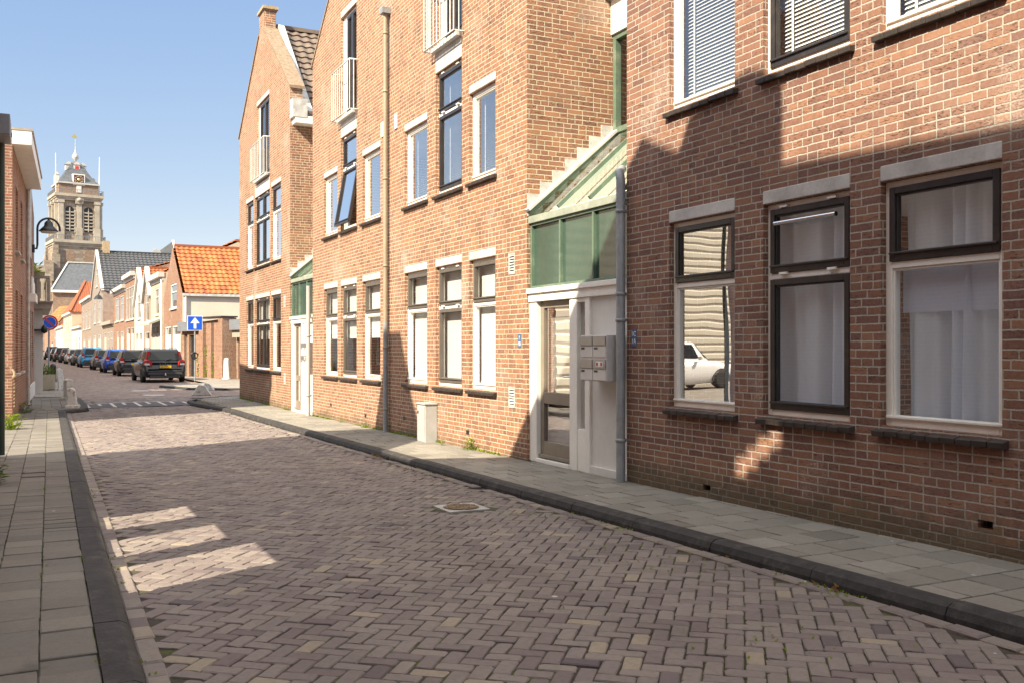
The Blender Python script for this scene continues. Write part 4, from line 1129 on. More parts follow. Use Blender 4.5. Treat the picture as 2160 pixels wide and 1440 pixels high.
# ================================================================ left side of the street
zl = zp(10)
LF = Fr((-0.47, 0, 0), (0, 1, 0), (1, 0, 0))
prof = [(-9, 8.2), (0.91, 8.43), (3.03, 8.53), (3.03, 9.19), (3.27, 9.38), (3.57, 9.40), (4.28, 9.18), (4.41, 8.89), (4.51, 8.91), (5.04, 9.14), (5.33, 8.87), (9.05, 4.45), (10.1, 4.45), (11.6, 6.19), (12.16, 7.3), (12.7, 7.3), (13.98, 4.45), (14.1, 4.45)]
L0 = thing('left_edge_house', 'shaded house at the left edge showing only a grey gutter and dark green pipe', 'house', (-0.47, 14.1, zl))  # near part is a freestanding screen wall, left open behind for the sun
sun_openings = [hole(3.54 - .14 * k - .07, 3.54 - .14 * k + .07, 6.0 + .095 * k - .08, 6.0 + .095 * k + .085) for k in range(4)] + [hole(5.36, 6.30, .96, 2.16), hole(6.50, 7.32, .96, 2.02), hole(7.66, 8.44, .96, 1.95)]  # openings added to let sun through, standing in for window-reflected patches
b = MB()
for t_ in (0.0, 0.33):
    f_ = Fr((-0.47 - t_, 0, 0), (0, 1, 0), (1 if t_ == 0 else -1, 0, 0))
    wall_sheet(b, f_, [(-9, -.3), (14.1, -.3)] + list(reversed(prof)), [(a_ - .5 * t_, b_ - .5 * t_, c_ + .93 * t_, d_ + .93 * t_) if c_ > 4 else (a_, b_, c_, d_) for a_, b_, c_, d_ in sun_openings], reveal=0.33 if t_ == 0 else 0.0)
pp = [(-9, -.3)] + prof + [(14.1, -.3)]
for (a0, z0), (a1, z1) in zip(pp, pp[1:]):
    b.poly([LF.P(a0, z0), LF.P(a1, z1), LF.P(a1, z1, .33), LF.P(a0, z0, .33)])
b.box(-6, -.8, 9.4, 12.0, -.2, 4.5); b.box(-13, -9.2, -9, 12, -.2, 7.8)
b.build('wall', M['brick_left'], L0)
b = MB(); b.box(-.62, -.27, 13.5, 14.2, 4.16, 4.42); b.build('gutter', M['fascia'], L0, bevel=.01)
b = MB(); b.tube([(-.385, 14.12, zl), (-.385, 14.12, 4.15)], .045, 12); o = b.build('downpipe', M['darkgreen'], L0)
b = MB()
for z in (1.2, 3.0): b.box(-.47, -.36, 14.105, 14.135, z, z + .03)
b.build('bracket', M['darkgreen'], o)
for u0 in (-6.0, -3.6, -1.2, 1.4, 3.2):
    b = MB(); b.ring(LF, u0, u0 + 1.2, .9, 2.6, .07, -.02, -.001); w = b.build('window', M['timber'], L0)
    b = MB(); b.fquad(LF, u0 + .07, u0 + 1.13, .97, 2.53, -.004); b.build('pane', M['glass'], w)
yd = MB()
yd.poly([(-14, 12.1, zl - .004), (-.63, 12.1, zl - .004), (-.63, 22.1, zl - .004), (-14, 22.1, zl - .004)], 0, face=(0, 0, 1))
yd.poly([(-24, 22.1, zl - .004), (-4.9, 22.1, zl - .004), (-4.9, 29.5, zl - .004), (-24, 29.5, zl - .004)], 0, face=(0, 0, 1))
yd.poly([(-9.2, -9, zl - .004), (-.82, -9, zl - .004), (-.82, 9.4, zl - .004), (-9.2, 9.4, zl - .004)], 0, face=(0, 0, 1))
yd.build('courtyard', M['tile_far'], kind='structure')

# left brick house with the boxed white eaves
A1, A2, A3 = V((-.40, 22.1, 0)), V((-.19, 28.2, 0)), V((-.0, 34.6, 0))
L1 = thing('brick_house', 'left brick house with a wide boxed white eaves overhang, beyond the sunlit pavement', 'house', (-.4, 22.1, 0))
u1 = (A2 - A1).normalized(); n1 = V((u1.y, -u1.x, 0)); len1 = (A2 - A1).length
f1 = Fr((A1.x, A1.y, 0), u1, n1)
w1 = [(1.2, 2.1, .95, 2.75), (3.3, 4.2, .95, 2.75), (1.2, 2.1, 3.6, 5.0), (3.3, 4.2, 3.6, 5.0)]
b = MB()
wall_sheet(b, f1, [(0, -.4), (len1, -.4), (len1, 5.8), (0, 5.8)], w1, .16)
b.poly([(-.40, 22.1, -.4), (-1.15, 22.1, -.4), (-1.15, 22.1, 5.8), (-.40, 22.1, 5.8)], 0, face=(0, -1, 0))
b.poly([(-4.9, 22.1, -.4), (-4.9, 28.2, -.4), (-4.9, 28.2, 5.8), (-4.9, 22.1, 5.8)], 0, face=(-1, 0, 0))
b.fquad(f1, 0, len1, 0, 5.8, 2.5, 1)
b.build('wall', [M['brick_left'], M['room']], L1)
b = MB()
for i in range(20):              # ribbed cladding of the side wall
    z = -.1 + i * .295
    q = [(-1.16, 22.1 - .003, z), (-1.16, 22.1 - .05, z + .02), (-1.16, 22.1 - .05, z + .17), (-1.16, 22.1 - .003, z + .21), (-1.16, 22.1 - .003, z + .295)]
    for a0, a1 in zip(q, q[1:]): b.poly([a0, a1, (-4.9, a1[1], a1[2]), (-4.9, a0[1], a0[2])], 0, face=(0, -1, .01))
b.build('cladding', M['cream'], L1)
hall = thing('clad_hall', 'cream hall with ribbed cladding behind the courtyard, seen mirrored in the near window', 'hall', (-12, 29.5, 0))
b = MB()
for i in range(24):
    z = -.1 + i * .295
    q = [(-4.6, 29.5 - .003, z), (-4.6, 29.5 - .05, z + .02), (-4.6, 29.5 - .05, z + .17), (-4.6, 29.5 - .003, z + .21), (-4.6, 29.5 - .003, z + .295)]
    for a0, a1 in zip(q, q[1:]): b.poly([a0, a1, (-24, a1[1], a1[2]), (-24, a0[1], a0[2])], 0, face=(0, -1, .01))
b.build('cladding', M['cream'], hall)
b = MB(); b.box(-24, -4.6, 29.5, 36, -.2, 6.98); b.build('wall', M['cream'], hall)
b = MB(); b.poly([f1.P(0, 5.9, 0), f1.P(len1, 5.9, 0), f1.P(len1, 5.95, 4.6), f1.P(0, 5.95, 4.6)], face=(0, 0, 1)); b.build('roof', M['fascia'], L1)
b = MB(); b.fbox(f1, -.05, len1, 5.66, 5.95, -.36, .0); b.build('eaves_box', M['white'], L1, bevel=.01)
b = MB(); b.fbox(f1, -.06, len1 + .01, 5.951, 6.0, -.385, .02); b.build('eaves_trim', M['timber'], L1)
for (a, c, z0, z1) in w1:
    b = MB(); b.ring(f1, a, c, z0, z1, .07, .08, .15); w = b.build('window', M['white'], L1)
    b = MB(); b.fquad(f1, a + .06, c - .06, z0 + .06, z1 - .06, .12); b.build('pane', M['glass'], w)
    b = MB(); b.fbox(f1, a - .04, c + .04, z0 - .05, z0 - .003, -.07, .08); b.build('sill', M['concrete'], w)
b = MB(); b.tube([f1.P(len1 - .15, .02, -.06), f1.P(len1 - .15, 5.6, -.06)], .04, 8); b.build('downpipe', M['lead'], L1)
b = MB(); b.tube([f1.P(.0, 1.05, -.0), V((-.36, 22.02, 1.0)), V((-.36, 22.0, .93))], .03, 6); b.lathe((-.36, 22.0, .86), [(.0, 0), (.05, .02), (.045, .08), (.0, .1)], 8)
for k in range(8): b.lathe((-.36, 22.05, .80 - k * .075), [(.0, 0), (.018, .015), (.018, .04), (.0, .06)], 6)
b.build('bell_pull', M['iron'], L1)

L2 = thing('brick_house', 'darker brick house carrying the black wall lamp, between the white eaves house and the balcony', 'house', (A2.x, A2.y, 0))
u2 = (A3 - A2).normalized(); n2 = V((u2.y, -u2.x, 0)); len2 = (A3 - A2).length; f2 = Fr((A2.x, A2.y, 0), u2, n2)
w2 = [(.8, 1.7, .6, 2.6), (2.6, 3.5, .6, 2.6), (4.4, 5.3, .9, 2.6), (1.0, 1.9, 3.3, 5.0), (3.2, 4.1, 3.3, 5.0)]
b = MB(); wall_sheet(b, f2, [(0, -.4), (len2, -.4), (len2, 5.7), (len2 * .5, 6.5), (0, 5.7)], w2, .14)
b.fquad(f2, 0, len2, 0, 5.7, 2.5, 1)
b.poly([f2.P(0, -.4, 0), f2.P(0, 5.7, 0), f2.P(0, 5.7, 8), f2.P(0, -.4, 8)]); b.poly([f2.P(len2, -.4, 0), f2.P(len2, 5.7, 0), f2.P(len2, 5.7, 8), f2.P(len2, -.4, 8)])
b.build('wall', [M['brick_left'], M['room']], L2)
b = MB(); b.fbox(f2, 0.02, len2 - .02, -.3, .42, -.03, -.001); b.build('plinth', M['whitewall'], L2)
b = MB(); b.poly([f2.P(0, 5.72, .02), f2.P(len2 / 2, 6.5, .02), f2.P(len2 / 2, 6.5, 8), f2.P(0, 5.72, 8)]); b.poly([f2.P(len2, 5.72, .02), f2.P(len2 / 2, 6.5, .02), f2.P(len2 / 2, 6.5, 8), f2.P(len2, 5.72, 8)]); b.build('roof', M['slate'], L2)
for (a, c, z0, z1) in w2:
    b = MB(); b.ring(f2, a, c, z0, z1, .07, .06, .13); w = b.build('window', M['white'], L2)
    b = MB(); b.fquad(f2, a + .06, c - .06, z0 + .06, z1 - .06, .1); b.build('pane', M['glass'], w)
b = MB(); b.fbox(f2, .5, 1.9, 2.72, 2.95, -.22, -.001); b.build('canopy', M['white'], L2, bevel=.01)
b = MB(); b.fbox(f2, 3.6, 4.4, 3.0, 3.6, -.05, -.001); b.fbox(f2, 4.7, 5.6, 2.9, 3.5, -.05, -.001); b.build('sign_board', M['white'], L2, bevel=.01)
b = MB(); b.fbox(f2, 0.0, .9, 3.9, 5.75, -.10, -.001); b.build('shutter_box', M['lead'], L2)

# wall lamp
p = at(75, 29.2, 525); wl_ = thing('wall_lamp', 'black swan neck street lamp with a bell shade fixed to the left houses', 'street lamp', p)
b = MB(); sc = 29.2 / F
pts = [p + V((-.06, 0, .02)), p + V((0.03, 0, 0)), p + V((.05, 0, .12)), p + V((.05, 0, .62))]
r_ = .31; cc = p + V((.05 + r_, 0, .62))
for k in range(1, 13):
    a = math.pi - math.pi * k / 12; pts.append(cc + V((math.cos(a) * r_, 0, math.sin(a) * r_ * 1.05)))
pts.append(cc + V((r_, 0, -.06)))
b.tube(pts, .032, 10); b.build('arm', M['black'], wl_)
b = MB(); b.tube([cc + V((-.0, 0, r_)), cc + V((0, 0, r_ - .12))], .03, 8); b.lathe(cc + V((0, 0, -.08)), [(.27, 0), (.275, .02), (.20, .10), (.13, .17), (.115, .27), (.06, .33), (.02, .36)], 20); b.build('lamp_shade', M['black'], wl_)
b = MB(); b.lathe(cc + V((0, 0, -.14)), [(.08, 0), (.20, .015), (.235, .045), (.24, .062)], 20); b.build('lamp_glass', M['lampglass'], wl_)
b = MB(); b.box(p.x - .10, p.x - .02, p.y - .06, p.y + .06, p.z - .12, p.z + .12); b.build('wall_bracket', M['black'], wl_)

# white house with balcony
L3 = thing('white_house', 'whitewashed house end with a grey timber balcony on top, behind the planter', 'house', (.26, 35.2, -.1))
b = MB(); b.box(-7, .26, 35.2, 47, -.4, 2.75); b.build('wall', M['whitewall'], L3)
b = MB(); b.box(-7, -.62, 37.6, 60, 2.76, 6.2); b.build('upper_wall', M['cream'], L3)
b = MB(); b.box(-6, .50, 34.9, 41.9, 2.76, 2.96); b.box(-6, .56, 34.84, 41.95, 2.965, 3.02); b.build('balcony_deck', M['timber'], L3)
b = MB()
for x in (-1.2, -.55, .12, .42):
    b.box(x - .05, x + .05, 34.95, 35.05, 3.02, 3.75)
for y in (36.5, 38, 40): b.box(.37, .47, y - .05, y + .05, 3.02, 3.75)
for x in [-1.9 + k * .17 for k in range(13)]: b.box(x, x + .06, 34.975, 35.01, 3.1, 3.66)
b.box(-6, .46, 34.94, 35.06, 3.76, 3.84); b.box(.34, .46, 35.07, 41.9, 3.76, 3.84)
b.build('balcony_railing', M['timber'], L3)
b = MB(); b.box(-1.6, .34, 36.6, 39, 4.1, 4.32); b.box(-1.5, -1.38, 36.7, 36.8, 3.03, 4.1); b.box(.18, .28, 36.7, 36.8, 3.03, 4.1); b.build('canopy', M['timber'], L3)
b = MB(); b.prism([(-.6, 42.2, 4.6), (.30, 42.2, 4.05), (-.58, 42.2, 5.6)], (0, 17.5, 0)); b.prism([(-7, 37.5, 6.21), (-.5, 37.5, 6.21), (-3, 37.5, 7.4), (-7, 37.5, 7.4)], (0, 22.5, 0)); b.build('roof', M['slate'], L3)
for k, (ya, yb, hh, mw, lb) in enumerate(((60.1, 84, 5.6, 'brick_left', 'first'), (84.1, 112, 5.2, 'cream', 'second'), (112.1, 150, 5.8, 'brick_pink', 'third'))):
    xx = -.3 - .012 * (ya - 60)
    tt = thing('terraced_house', lb + ' house of the shaded left row beyond the white balcony house', 'house', (xx, ya, -.1))
    b = MB(); b.box(xx - 8, xx, ya, yb, -.4, hh); b.build('wall', M[mw], tt)
    b = MB(); b.prism([(xx - 8, ya, hh + .005), (xx + .1, ya, hh + .005), (xx - 4, ya, hh + 2)], (0, yb - ya, 0)); b.build('roof', M['tile_brown'], tt)
b = MB(); b.lathe((.30, 35.12, 1.95), [(.0, 0), (.09, .05), (.11, .14), (.07, .24), (.0, .3)], 10); b.box(.0, .3, 35.05, 35.19, 2.05, 2.1); b.build('wall_light', M['black'], L3)
weed('balcony_plant', V((-.02, 34.92, 3.85)), 60, .55, 'pale green potted plant trailing over the timber balcony', 'leaf', .35, .8, 'plant')

# planter, bollards, posts
p = gnd(88, 822, .08); t = thing('planter', 'six sided beige planter box with a low green shrub before the white house', 'planter', p)
b = MB(); b.lathe(p, [(.40, 0), (.44, .04), (.44, .56), (.40, .56), (.40, .50)], 6, smooth=False); b.build('box', M['planter'], t)
mb = MB()
for _ in range(420):
    a = rng.uniform(0, 6.3); rr = .42 * rng.random() ** .5; q = p + V((math.cos(a) * rr, math.sin(a) * rr, .52 + .36 * rng.random() * (1.1 - rr)))
    L = rng.uniform(.06, .13); d_ = V((rng.gauss(0, 1), rng.gauss(0, 1), rng.uniform(.1, 1.4))).normalized() * L; s_ = d_.cross(V((.3, .2, 1))).normalized() * L * .22
    mb.faces([q, q + d_ * .5 + s_, q + d_, q + d_ * .5 - s_], [(0, 1, 2, 3)])
mb.build('shrub', M['leafdark'], t)
p = gnd(112, 804, .08); b = MB(); b.lathe(p, [(.15, 0), (.15, .10), (.125, .13), (.12, .62), (.135, .64), (.13, .68), (.10, .76), (.0, .80)], 14)
tag(b.build('bollard', M['black'], org=p), 'squat black bollard with a domed top beside the planter', 'bollard')
def slab(label, p, w, th, h, lean, rz, group):
    t = thing('leaning_post', label, 'post', p, rz, group)
    b = MB(); n = 6; pr = []
    for k in range(n + 1):
        f = k / n; pr.append((w * lerp(1.0, .78, f), h * f))
    pts = [(-pr[0][0] / 2, 0)]; outl = [(-a / 2, z) for a, z in pr] + [(0, h * 1.10)] + [(a / 2, z) for a, z in reversed(pr)]
    b.prism([(x + lean * z, -th / 2, z) for x, z in outl], (0, th, 0)); b.build('shaft', M['bollwhite'], t, bevel=.02, local=True)
    b = MB(); b.box(-w * .66, w * .66, -th * .75, th * .75, -.1, .07); b.build('foot', M['bollwhite'], t, bevel=.02, local=True)
GP = 'peeling white stone posts on the left kerb'
slab('tall peeling white post leaning left, farthest of the three kerb posts', gnd(131, 822, .08), .22, .20, .72, -.12, .1, GP)
slab('grey weathered post, middle of the three leaning kerb posts', gnd(146, 842, .08), .24, .30, .56, -.05, .25, GP)
slab('short peeling white post with a wide foot, nearest on the left kerb', gnd(153, 859, .08), .24, .20, .46, -.08, -.15, GP)
p = gnd(478, 799, .08); b = MB(); b.lathe(p, [(.20, 0), (.20, .06), (.145, .08), (.13, .9), (.11, .98), (.0, 1.02)], 14)
tag(b.build('bollard', M['whitewall'], org=p), 'round white bollard before the brick garage opening', 'bollard')
for px, py, s_, lb in ((424, 834, 1.0, 'low white pyramid shaped concrete block on the corner pavement, nearer of two'), (436, 823, .8, 'pointed white concrete block on the corner pavement, farther of two')):
    p = gnd(px, py, .08); b = MB(); P0 = V((p.x, p.y, p.z))
    b.prism([P0 + V((-.32 * s_, 0, 0)), P0 + V((.34 * s_, 0, 0)), P0 + V((.12 * s_, 0, .30 * s_)), P0 + V((-.06 * s_, 0, .36 * s_))], (.06, .34 * s_, 0))
    tag(b.build('concrete_block', M['bollwhite'], org=p, bevel=.03), lb, 'block', 'white concrete blocks on the corner')

# signs
p = gnd(103, 809, .08); p = V((p.x, p.y, zp(40))); dd = p.x * ST + p.y * CT
t = thing('no_parking_sign', 'round blue no parking sign with a red ring and slash on a grey pole', 'traffic sign', p)
top = at(105, dd, 681); b = MB(); b.tube([p, V((p.x, p.y, top.z + .3))], .035, 10); b.build('pole', M['zinc'], t)
cz = V((top.x, top.y - .045, top.z)); rr = .31
ax = V((-.1, -1, 0)).normalized(); sx = V((0, 0, 1)).cross(ax).normalized() * -1
b = MB(); b.lathe(cz, [(rr, -.012), (rr, 0.0), (0.0, 0.0)], 28, axis=ax, smooth=False); b.build('disc', M['signred'], t)
b = MB(); b.lathe(cz + ax * .001, [(rr * .74, 0), (rr * .74, .003), (0.0, .003)], 28, axis=ax, smooth=False); b.build('blue_field', M['signblue'], t)
b = MB(); q = []
e1 = (sx * .707 + V((0, 0, .707))); e2 = V((0, 0, 1)) * .707 - sx * .707
b.prism([cz + ax * .005 + e1 * rr * .84 + e2 * .035, cz + ax * .005 - e1 * rr * .84 + e2 * .035, cz + ax * .005 - e1 * rr * .84 - e2 * .035, cz + ax * .005 + e1 * rr * .84 - e2 * .035], ax * .002); b.build('slash', M['signred'], t)
b = MB()
b.lathe(cz + ax * .0005, [(rr * .78, 0), (rr * .78, .003), (rr * .74, .003)], 28, axis=ax, smooth=False); b.build('inner_ring', M['signwhite'], t)

p = gnd(411, 803, .08); dd = p.x * ST + p.y * CT
t = thing('one_way_sign', 'square blue one way sign with a white upward arrow on a grey pole', 'traffic sign', p)
top = at(411, dd, 682); b = MB(); b.tube([p, V((p.x, p.y, top.z + .25))], .035, 10); b.build('pole', M['zinc'], t)
c = V((top.x, top.y - .045, top.z)); h = .33; fs = Fr((c.x, c.y, 0), (1, 0, 0), (0, -1, 0))
b = MB(); b.fbox(fs, -h, h, c.z - h, c.z + h, .0, .012); b.build('panel', M['signwhite'], t, bevel=.01)
b = MB(); b.fbox(fs, -h + .025, h - .025, c.z - h + .025, c.z + h - .025, -.004, -.001); b.build('blue_field', M['signblue'], t)
b = MB(); b.prism([fs.P(x, c.z + z, -.006) for x, z in ((-.055, -.24), (.055, -.24), (.055, .0), (.20, .0), (0, .26), (-.20, .0), (-.055, .0))], (0, -.002, 0)); b.build('arrow', M['signwhite'], t)
q = at(410, dd, 749)
b = MB(); b.tube([V((q.x + .14 * math.cos(a / 10 * 6.2832), q.y - .05, q.z + .14 * math.sin(a / 10 * 6.2832))) for a in range(11)], .03, 6, cap=False); b.box(q.x - .03, q.x + .05, q.y - .06, q.y - .03, q.z - .12, q.z + .1); b.build('cycle_ring', M['black'], t)
M['clockred'] = plain('dark red clock face', (0.10, 0.028, 0.024), 0.5, 0.1, 2)
# ================================================================ far houses, right side
def zat(py, d): return EYE + (733 - py) / F * d

def roof_slab(b, p0, p1, up_dir, rise_vec, mat_i=0): pass

def house(name, label, pxa, da, pxb, db, eave, ridge, kind, wall, roofm, wins=(), depth=9.0, cat='house', cornice=None, doors=(), winmat='farwhite', side=None, tiles=None, shut=None):
    a, c = at(pxa, da), at(pxb, db); a.z = c.z = 0
    u = (c - a); L = u.length; u.normalize(); n = V((-u.y, u.x, 0))
    if n.x > 0: n = -n
    fr = Fr((a.x, a.y, 0), u, n)
    t = thing(name, label, cat, (a.x, a.y, -.1))
    ws = [(x0 * L, x1 * L, z0, z1) for x0, x1, z0, z1 in wins]; ds = [(x0 * L, x1 * L, -.05, z1) for x0, x1, z1 in doors]
    ol = [(0, -.5), (L, -.5), (L, eave)] + ([(L / 2, ridge)] if kind == 'gable' else []) + [(0, eave)]
    b = MB(); wall_sheet(b, fr, ol, ws + ds, .15)
    P = fr.P
    if kind == 'hip':
        b.poly([P(0, -.5, depth), P(L, -.5, depth), P(L, eave, depth), P(0, eave, depth)])
        for uu in (0, L): b.poly([P(uu, -.5), P(uu, eave), P(uu, eave, depth), P(uu, -.5, depth)])
    elif kind == 'gable':
        b.poly([P(0, -.5, depth), P(L, -.5, depth), P(L, eave, depth), P(L / 2, ridge, depth), P(0, eave, depth)])
        sd = [(0, eave), (L, eave)]
    else:
        for uu in (0, L):
            b.poly([P(uu, -.5), P(uu, eave), P(uu, ridge, depth / 2), P(uu, eave, depth), P(uu, -.5, depth)], 1 if (side and uu == 0) else 0)
        b.poly([P(0, -.5, depth), P(L, -.5, depth), P(L, eave, depth), P(0, eave, depth)])
    if kind == 'gable':
        for uu in (0, L): b.poly([P(uu, -.5), P(uu, eave), P(uu, eave, depth), P(uu, -.5, depth)], 1 if (side and uu == 0) else 0)
    b.fquad(fr, 0, L, 0, eave, 2.2, 2)
    b.build('wall', [M[wall], M[side or wall], M['room']], t)
    b = MB(); pu, pv = (tiles or (.24, .34))
    bk = -n
    if kind == 'hip':
        r0, r1 = P(L / 2, ridge, 2.6), P(L / 2, ridge, depth - 3)
        b.poly([P(-.2, eave, -.3), P(L + .2, eave, -.3), r0], face=n); b.poly([P(-.2, eave, -.3), r0, r1, P(-.2, eave, depth)], face=-u); b.poly([P(L + .2, eave, -.3), r0, r1, P(L + .2, eave, depth)], face=u); b.poly([P(-.2, eave, depth), P(L + .2, eave, depth), r1])
        for q in range(24):
            f0 = q / 24; b.bar(P(-.2, eave + .05, lerp(-.3, depth, f0)), P(L / 2 * min(1, (f0 * (depth + .3)) / 2.9) - .2 * 0, lerp(eave, ridge, min(1, f0 * (depth + .3) / 2.9)) + .05, max(2.6 * min(1, f0 * (depth + .3) / 2.9), lerp(-.3, depth, f0))), .12, .10) if f0 > .02 else None
        b.bar(P(-.2, eave + .1, -.3), r0 + V((0, 0, .1)), .35, .25)
    elif kind == 'gable':
        for sg in (0, 1):
            p0 = P(0 if sg == 0 else L, eave, .12) - (u * .12 if sg == 0 else -u * .12) - V((0, 0, .08))
            v = (P(L / 2, ridge) - P(0 if sg == 0 else L, eave)); lv = v.length
            pantiles(b, p0 + V((0, 0, .06)), bk, v, depth, lv + .12, pu=pu, pv=pv, amp=pu * .16, lift=.05, nu=5)
        b.bar(P(L / 2, ridge + .1, .1), P(L / 2, ridge + .1, depth), .3, .14)
    else:
        v = P(0, ridge, depth / 2) - P(0, eave, 0)
        pantiles(b, P(0, eave + .06, -.1), u, v, L, v.length + .1, pu=pu, pv=pv, amp=pu * .16, lift=.05, nu=5)
        b.poly([P(0, ridge + .05, depth / 2), P(L, ridge + .05, depth / 2), P(L, eave, depth + .2), P(0, eave, depth + .2)])
        b.bar(P(0, ridge + .1, depth / 2), P(L, ridge + .1, depth / 2), .3, .14)
    r = b.build('roof', M[roofm], t, attr=True)
    if cornice:
        b = MB()
        if kind == 'gable':
            for sg in (0, 1):
                q0, q1 = P(0 if sg == 0 else L, eave, 0), P(L / 2, ridge, 0)
                b.bar(q0 + n * .02 - V((0, 0, .02)), q1 + n * .02 + V((0, 0, .06)), .32, .28, up=n)
        else:
            b.fbox(fr, -.05, L + .05, eave - .22, eave + .10, -.32, .04); b.fbox(fr, -.0, L + .0, eave - .45, eave - .221, -.08, -.002)
        b.build('cornice', M[cornice], t)
    for (x0, x1, z0, z1) in ws:
        b = MB(); w_ = min(.09, (x1 - x0) * .12); b.ring(fr, x0, x1, z0, z1, w_, .02, .10); zm = lerp(z0, z1, .66); b.fbox(fr, x0 + w_, x1 - w_, zm - .03, zm + .03, .025, .10)
        w = b.build('window', M[winmat], t)
        b = MB(); b.fquad(fr, x0 + w_, x1 - w_, z0 + w_, z1 - w_, .08); b.build('pane', M['glass'], w)
        b = MB(); b.fbox(fr, x0 - .06, x1 + .06, z0 - .10, z0 - .003, -.08, .03); b.build('sill', M['concrete'], w)
        if shut and z0 < 3:
            pass
    for (x0, x1, z0, z1) in ds:
        b = MB(); b.ring(fr, x0, x1, z0, z1, .08, .02, .12); b.fbox(fr, x0 + .08, x1 - .08, z0 + .08, z1 - .5, .06, .1); d_ = b.build('door', M[winmat], t)
        b = MB(); b.fquad(fr, x0 + .08, x1 - .08, z1 - .5, z1 - .08, .09); b.build('pane', M['glass'], d_)
    return t, fr, L

t, fr, L = house('gabled_house', 'brick gable house with a bright orange tile roof and cream side wall', 385, 52, 345, 58.6, 4.45, 7.3, 'gable', 'brick_far', 'tile_ora', wins=[(.28, .60, 3.75, 5.15)], doors=[(.10, .50, 2.75), (.58, .90, 2.75)], depth=15, side='cream', winmat='paleblue', tiles=(.30, .40))
b = MB(); b.fbox(fr, -.16, -.02, 4.30, 4.44, .0, 15); b.build('gutter', M['lead'], t)
b = MB(); b.tube([fr.P(-.08, -.1, .15), fr.P(-.08, 4.3, .15)], .06, 8); b.build('downpipe', M['white'], t)
b = MB(); q = fr.P(L / 2, 7.3, 10.5); b.lathe(q, [(.12, 0), (.12, .35), (.18, .36), (.18, .42)], 8); b.build('chimney', M['black'], t)

t, fr, L = house('stucco_house', 'narrow beige stucco house with a white cornice and a striped awning over a white shopfront', 345, 58.7, 318, 64.1, 6.05, 8.2, 'eaves', 'beige', 'tile_ora', wins=[(.35, .62, 3.6, 5.3)], doors=[(.08, .32, 2.9), (.36, .60, 2.9), (.64, .90, 2.9)], cornice='farwhite')
b = MB()
for k in range(9): b.prism([fr.P(L * (.08 + .092 * k), 3.35, -.02), fr.P(L * (.08 + .092 * k), 3.02, -.75), fr.P(L * (.08 + .092 * k), 2.9, -.75), fr.P(L * (.08 + .092 * k), 3.2, -.02)], fr.u * L * .09, k % 2)
b.build('awning', [M['greenpale'], M['cream']], t)
b = MB(); b.tube([fr.P(.15, 0, -.1), fr.P(.15, 5.7, -.1)], .07, 8); b.build('downpipe', M['white'], t)
house('gabled_house', 'slim pinkish brick gable with a pale coping, between the stucco house and the white gable', 318, 64.2, 303, 67.6, 4.9, 6.9, 'gable', 'brick_pink', 'tile_ora', wins=[(.3, .7, 3.3, 5.2)], doors=[(.2, .8, 2.6)], cornice='lead')
house('white_gable_house', 'narrow whitewashed house with a steep pointed gable, among the orange roofs', 303, 67.7, 284, 72.7, 4.7, 7.2, 'gable', 'whitewall', 'tile_ora', wins=[(.3, .65, 3.6, 5.4)], doors=[(.15, .45, 2.6), (.55, .88, 2.6)], cornice='farwhite')
t, fr, L = house('brick_house', 'tall brown brick house with a heavy white cornice beside the white gable', 284, 72.8, 265, 78.5, 7.2, 8.6, 'eaves', 'brick_far', 'tile_ora', wins=[(.08, .36, 3.7, 6.3), (.40, .66, 3.7, 6.3), (.70, .95, 3.7, 6.3)], doors=[(.1, .4, 3.1), (.5, .9, 3.1)], cornice='farwhite')
t, fr, L = house('brick_house', 'orange brick house with white cornice and an arched lamp over its door', 265, 78.6, 240, 87.9, 6.6, 8.3, 'eaves', 'brick_far', 'tile_ora', wins=[(.15, .42, 3.8, 5.9), (.55, .85, 3.8, 5.9)], doors=[(.15, .4, 2.9), (.55, .72, 2.9)], cornice='farwhite')
b = MB(); q = fr.P(L * .6, 6.6, -.3); b.tube([q + V((0, 0, -.4)), q + V((-.5, 0, .1)), q + V((-1.1, 0, .0)), q + V((-1.3, 0, -.5))], .05, 6); b.lathe(q + V((-1.3, 0, -.9)), [(.4, 0), (.2, .3), (.05, .4)], 10); b.build('door_lamp', M['black'], t)
house('low_house', 'low annex with a small orange roof and pale plank front below the tall grey gable', 240, 88, 217, 98.7, 3.9, 5.6, 'eaves', 'brick_pink', 'tile_ora', wins=[(.1, .28, .9, 3.0), (.38, .56, .9, 3.0)], doors=[(.66, .86, 3.0)], cornice='timber')
t, fr, L = house('gabled_house', 'tall grey brick gable house with a long dark tiled roof', 217, 98.8, 193, 113, 7.3, 12.1, 'gable', 'brick_grey', 'tile_black', wins=[(.18, .36, 4.2, 6.6), (.60, .78, 4.2, 6.6), (.42, .58, 8.2, 10.2)], doors=[(.15, .38, 2.9), (.58, .82, 2.9)], depth=22, cornice='lead', tiles=(.42, .6))
b = MB(); q = fr.P(L / 2, 11.7, .9); b.box(q.x - .3, q.x + .4, q.y - .5, q.y + .5, 11.6, 13.3); b.build('chimney', M['lichen'], t)
t, fr, L = house('terraced_house', 'pale grey three storey house with a white cornice left of the tall grey gable', 193, 113.2, 172, 130, 7.6, 9.0, 'eaves', 'brick_pink', 'slate', wins=[(.1, .26, 3.8, 6.2), (.40, .56, 3.8, 6.2), (.70, .86, 3.8, 6.2)], doors=[(.1, .3, 2.8), (.6, .8, 2.8)], cornice='farwhite')
house('low_house', 'low white fronted house between the grey terrace and the big orange roof', 172, 130.2, 152, 145.8, 4.4, 6.2, 'eaves', 'whitewall', 'tile_ora', wins=[(.1, .25, .9, 3.0), (.4, .55, .9, 3.0)], doors=[(.7, .85, 2.8)], cornice='farwhite', tiles=(.45, .6))
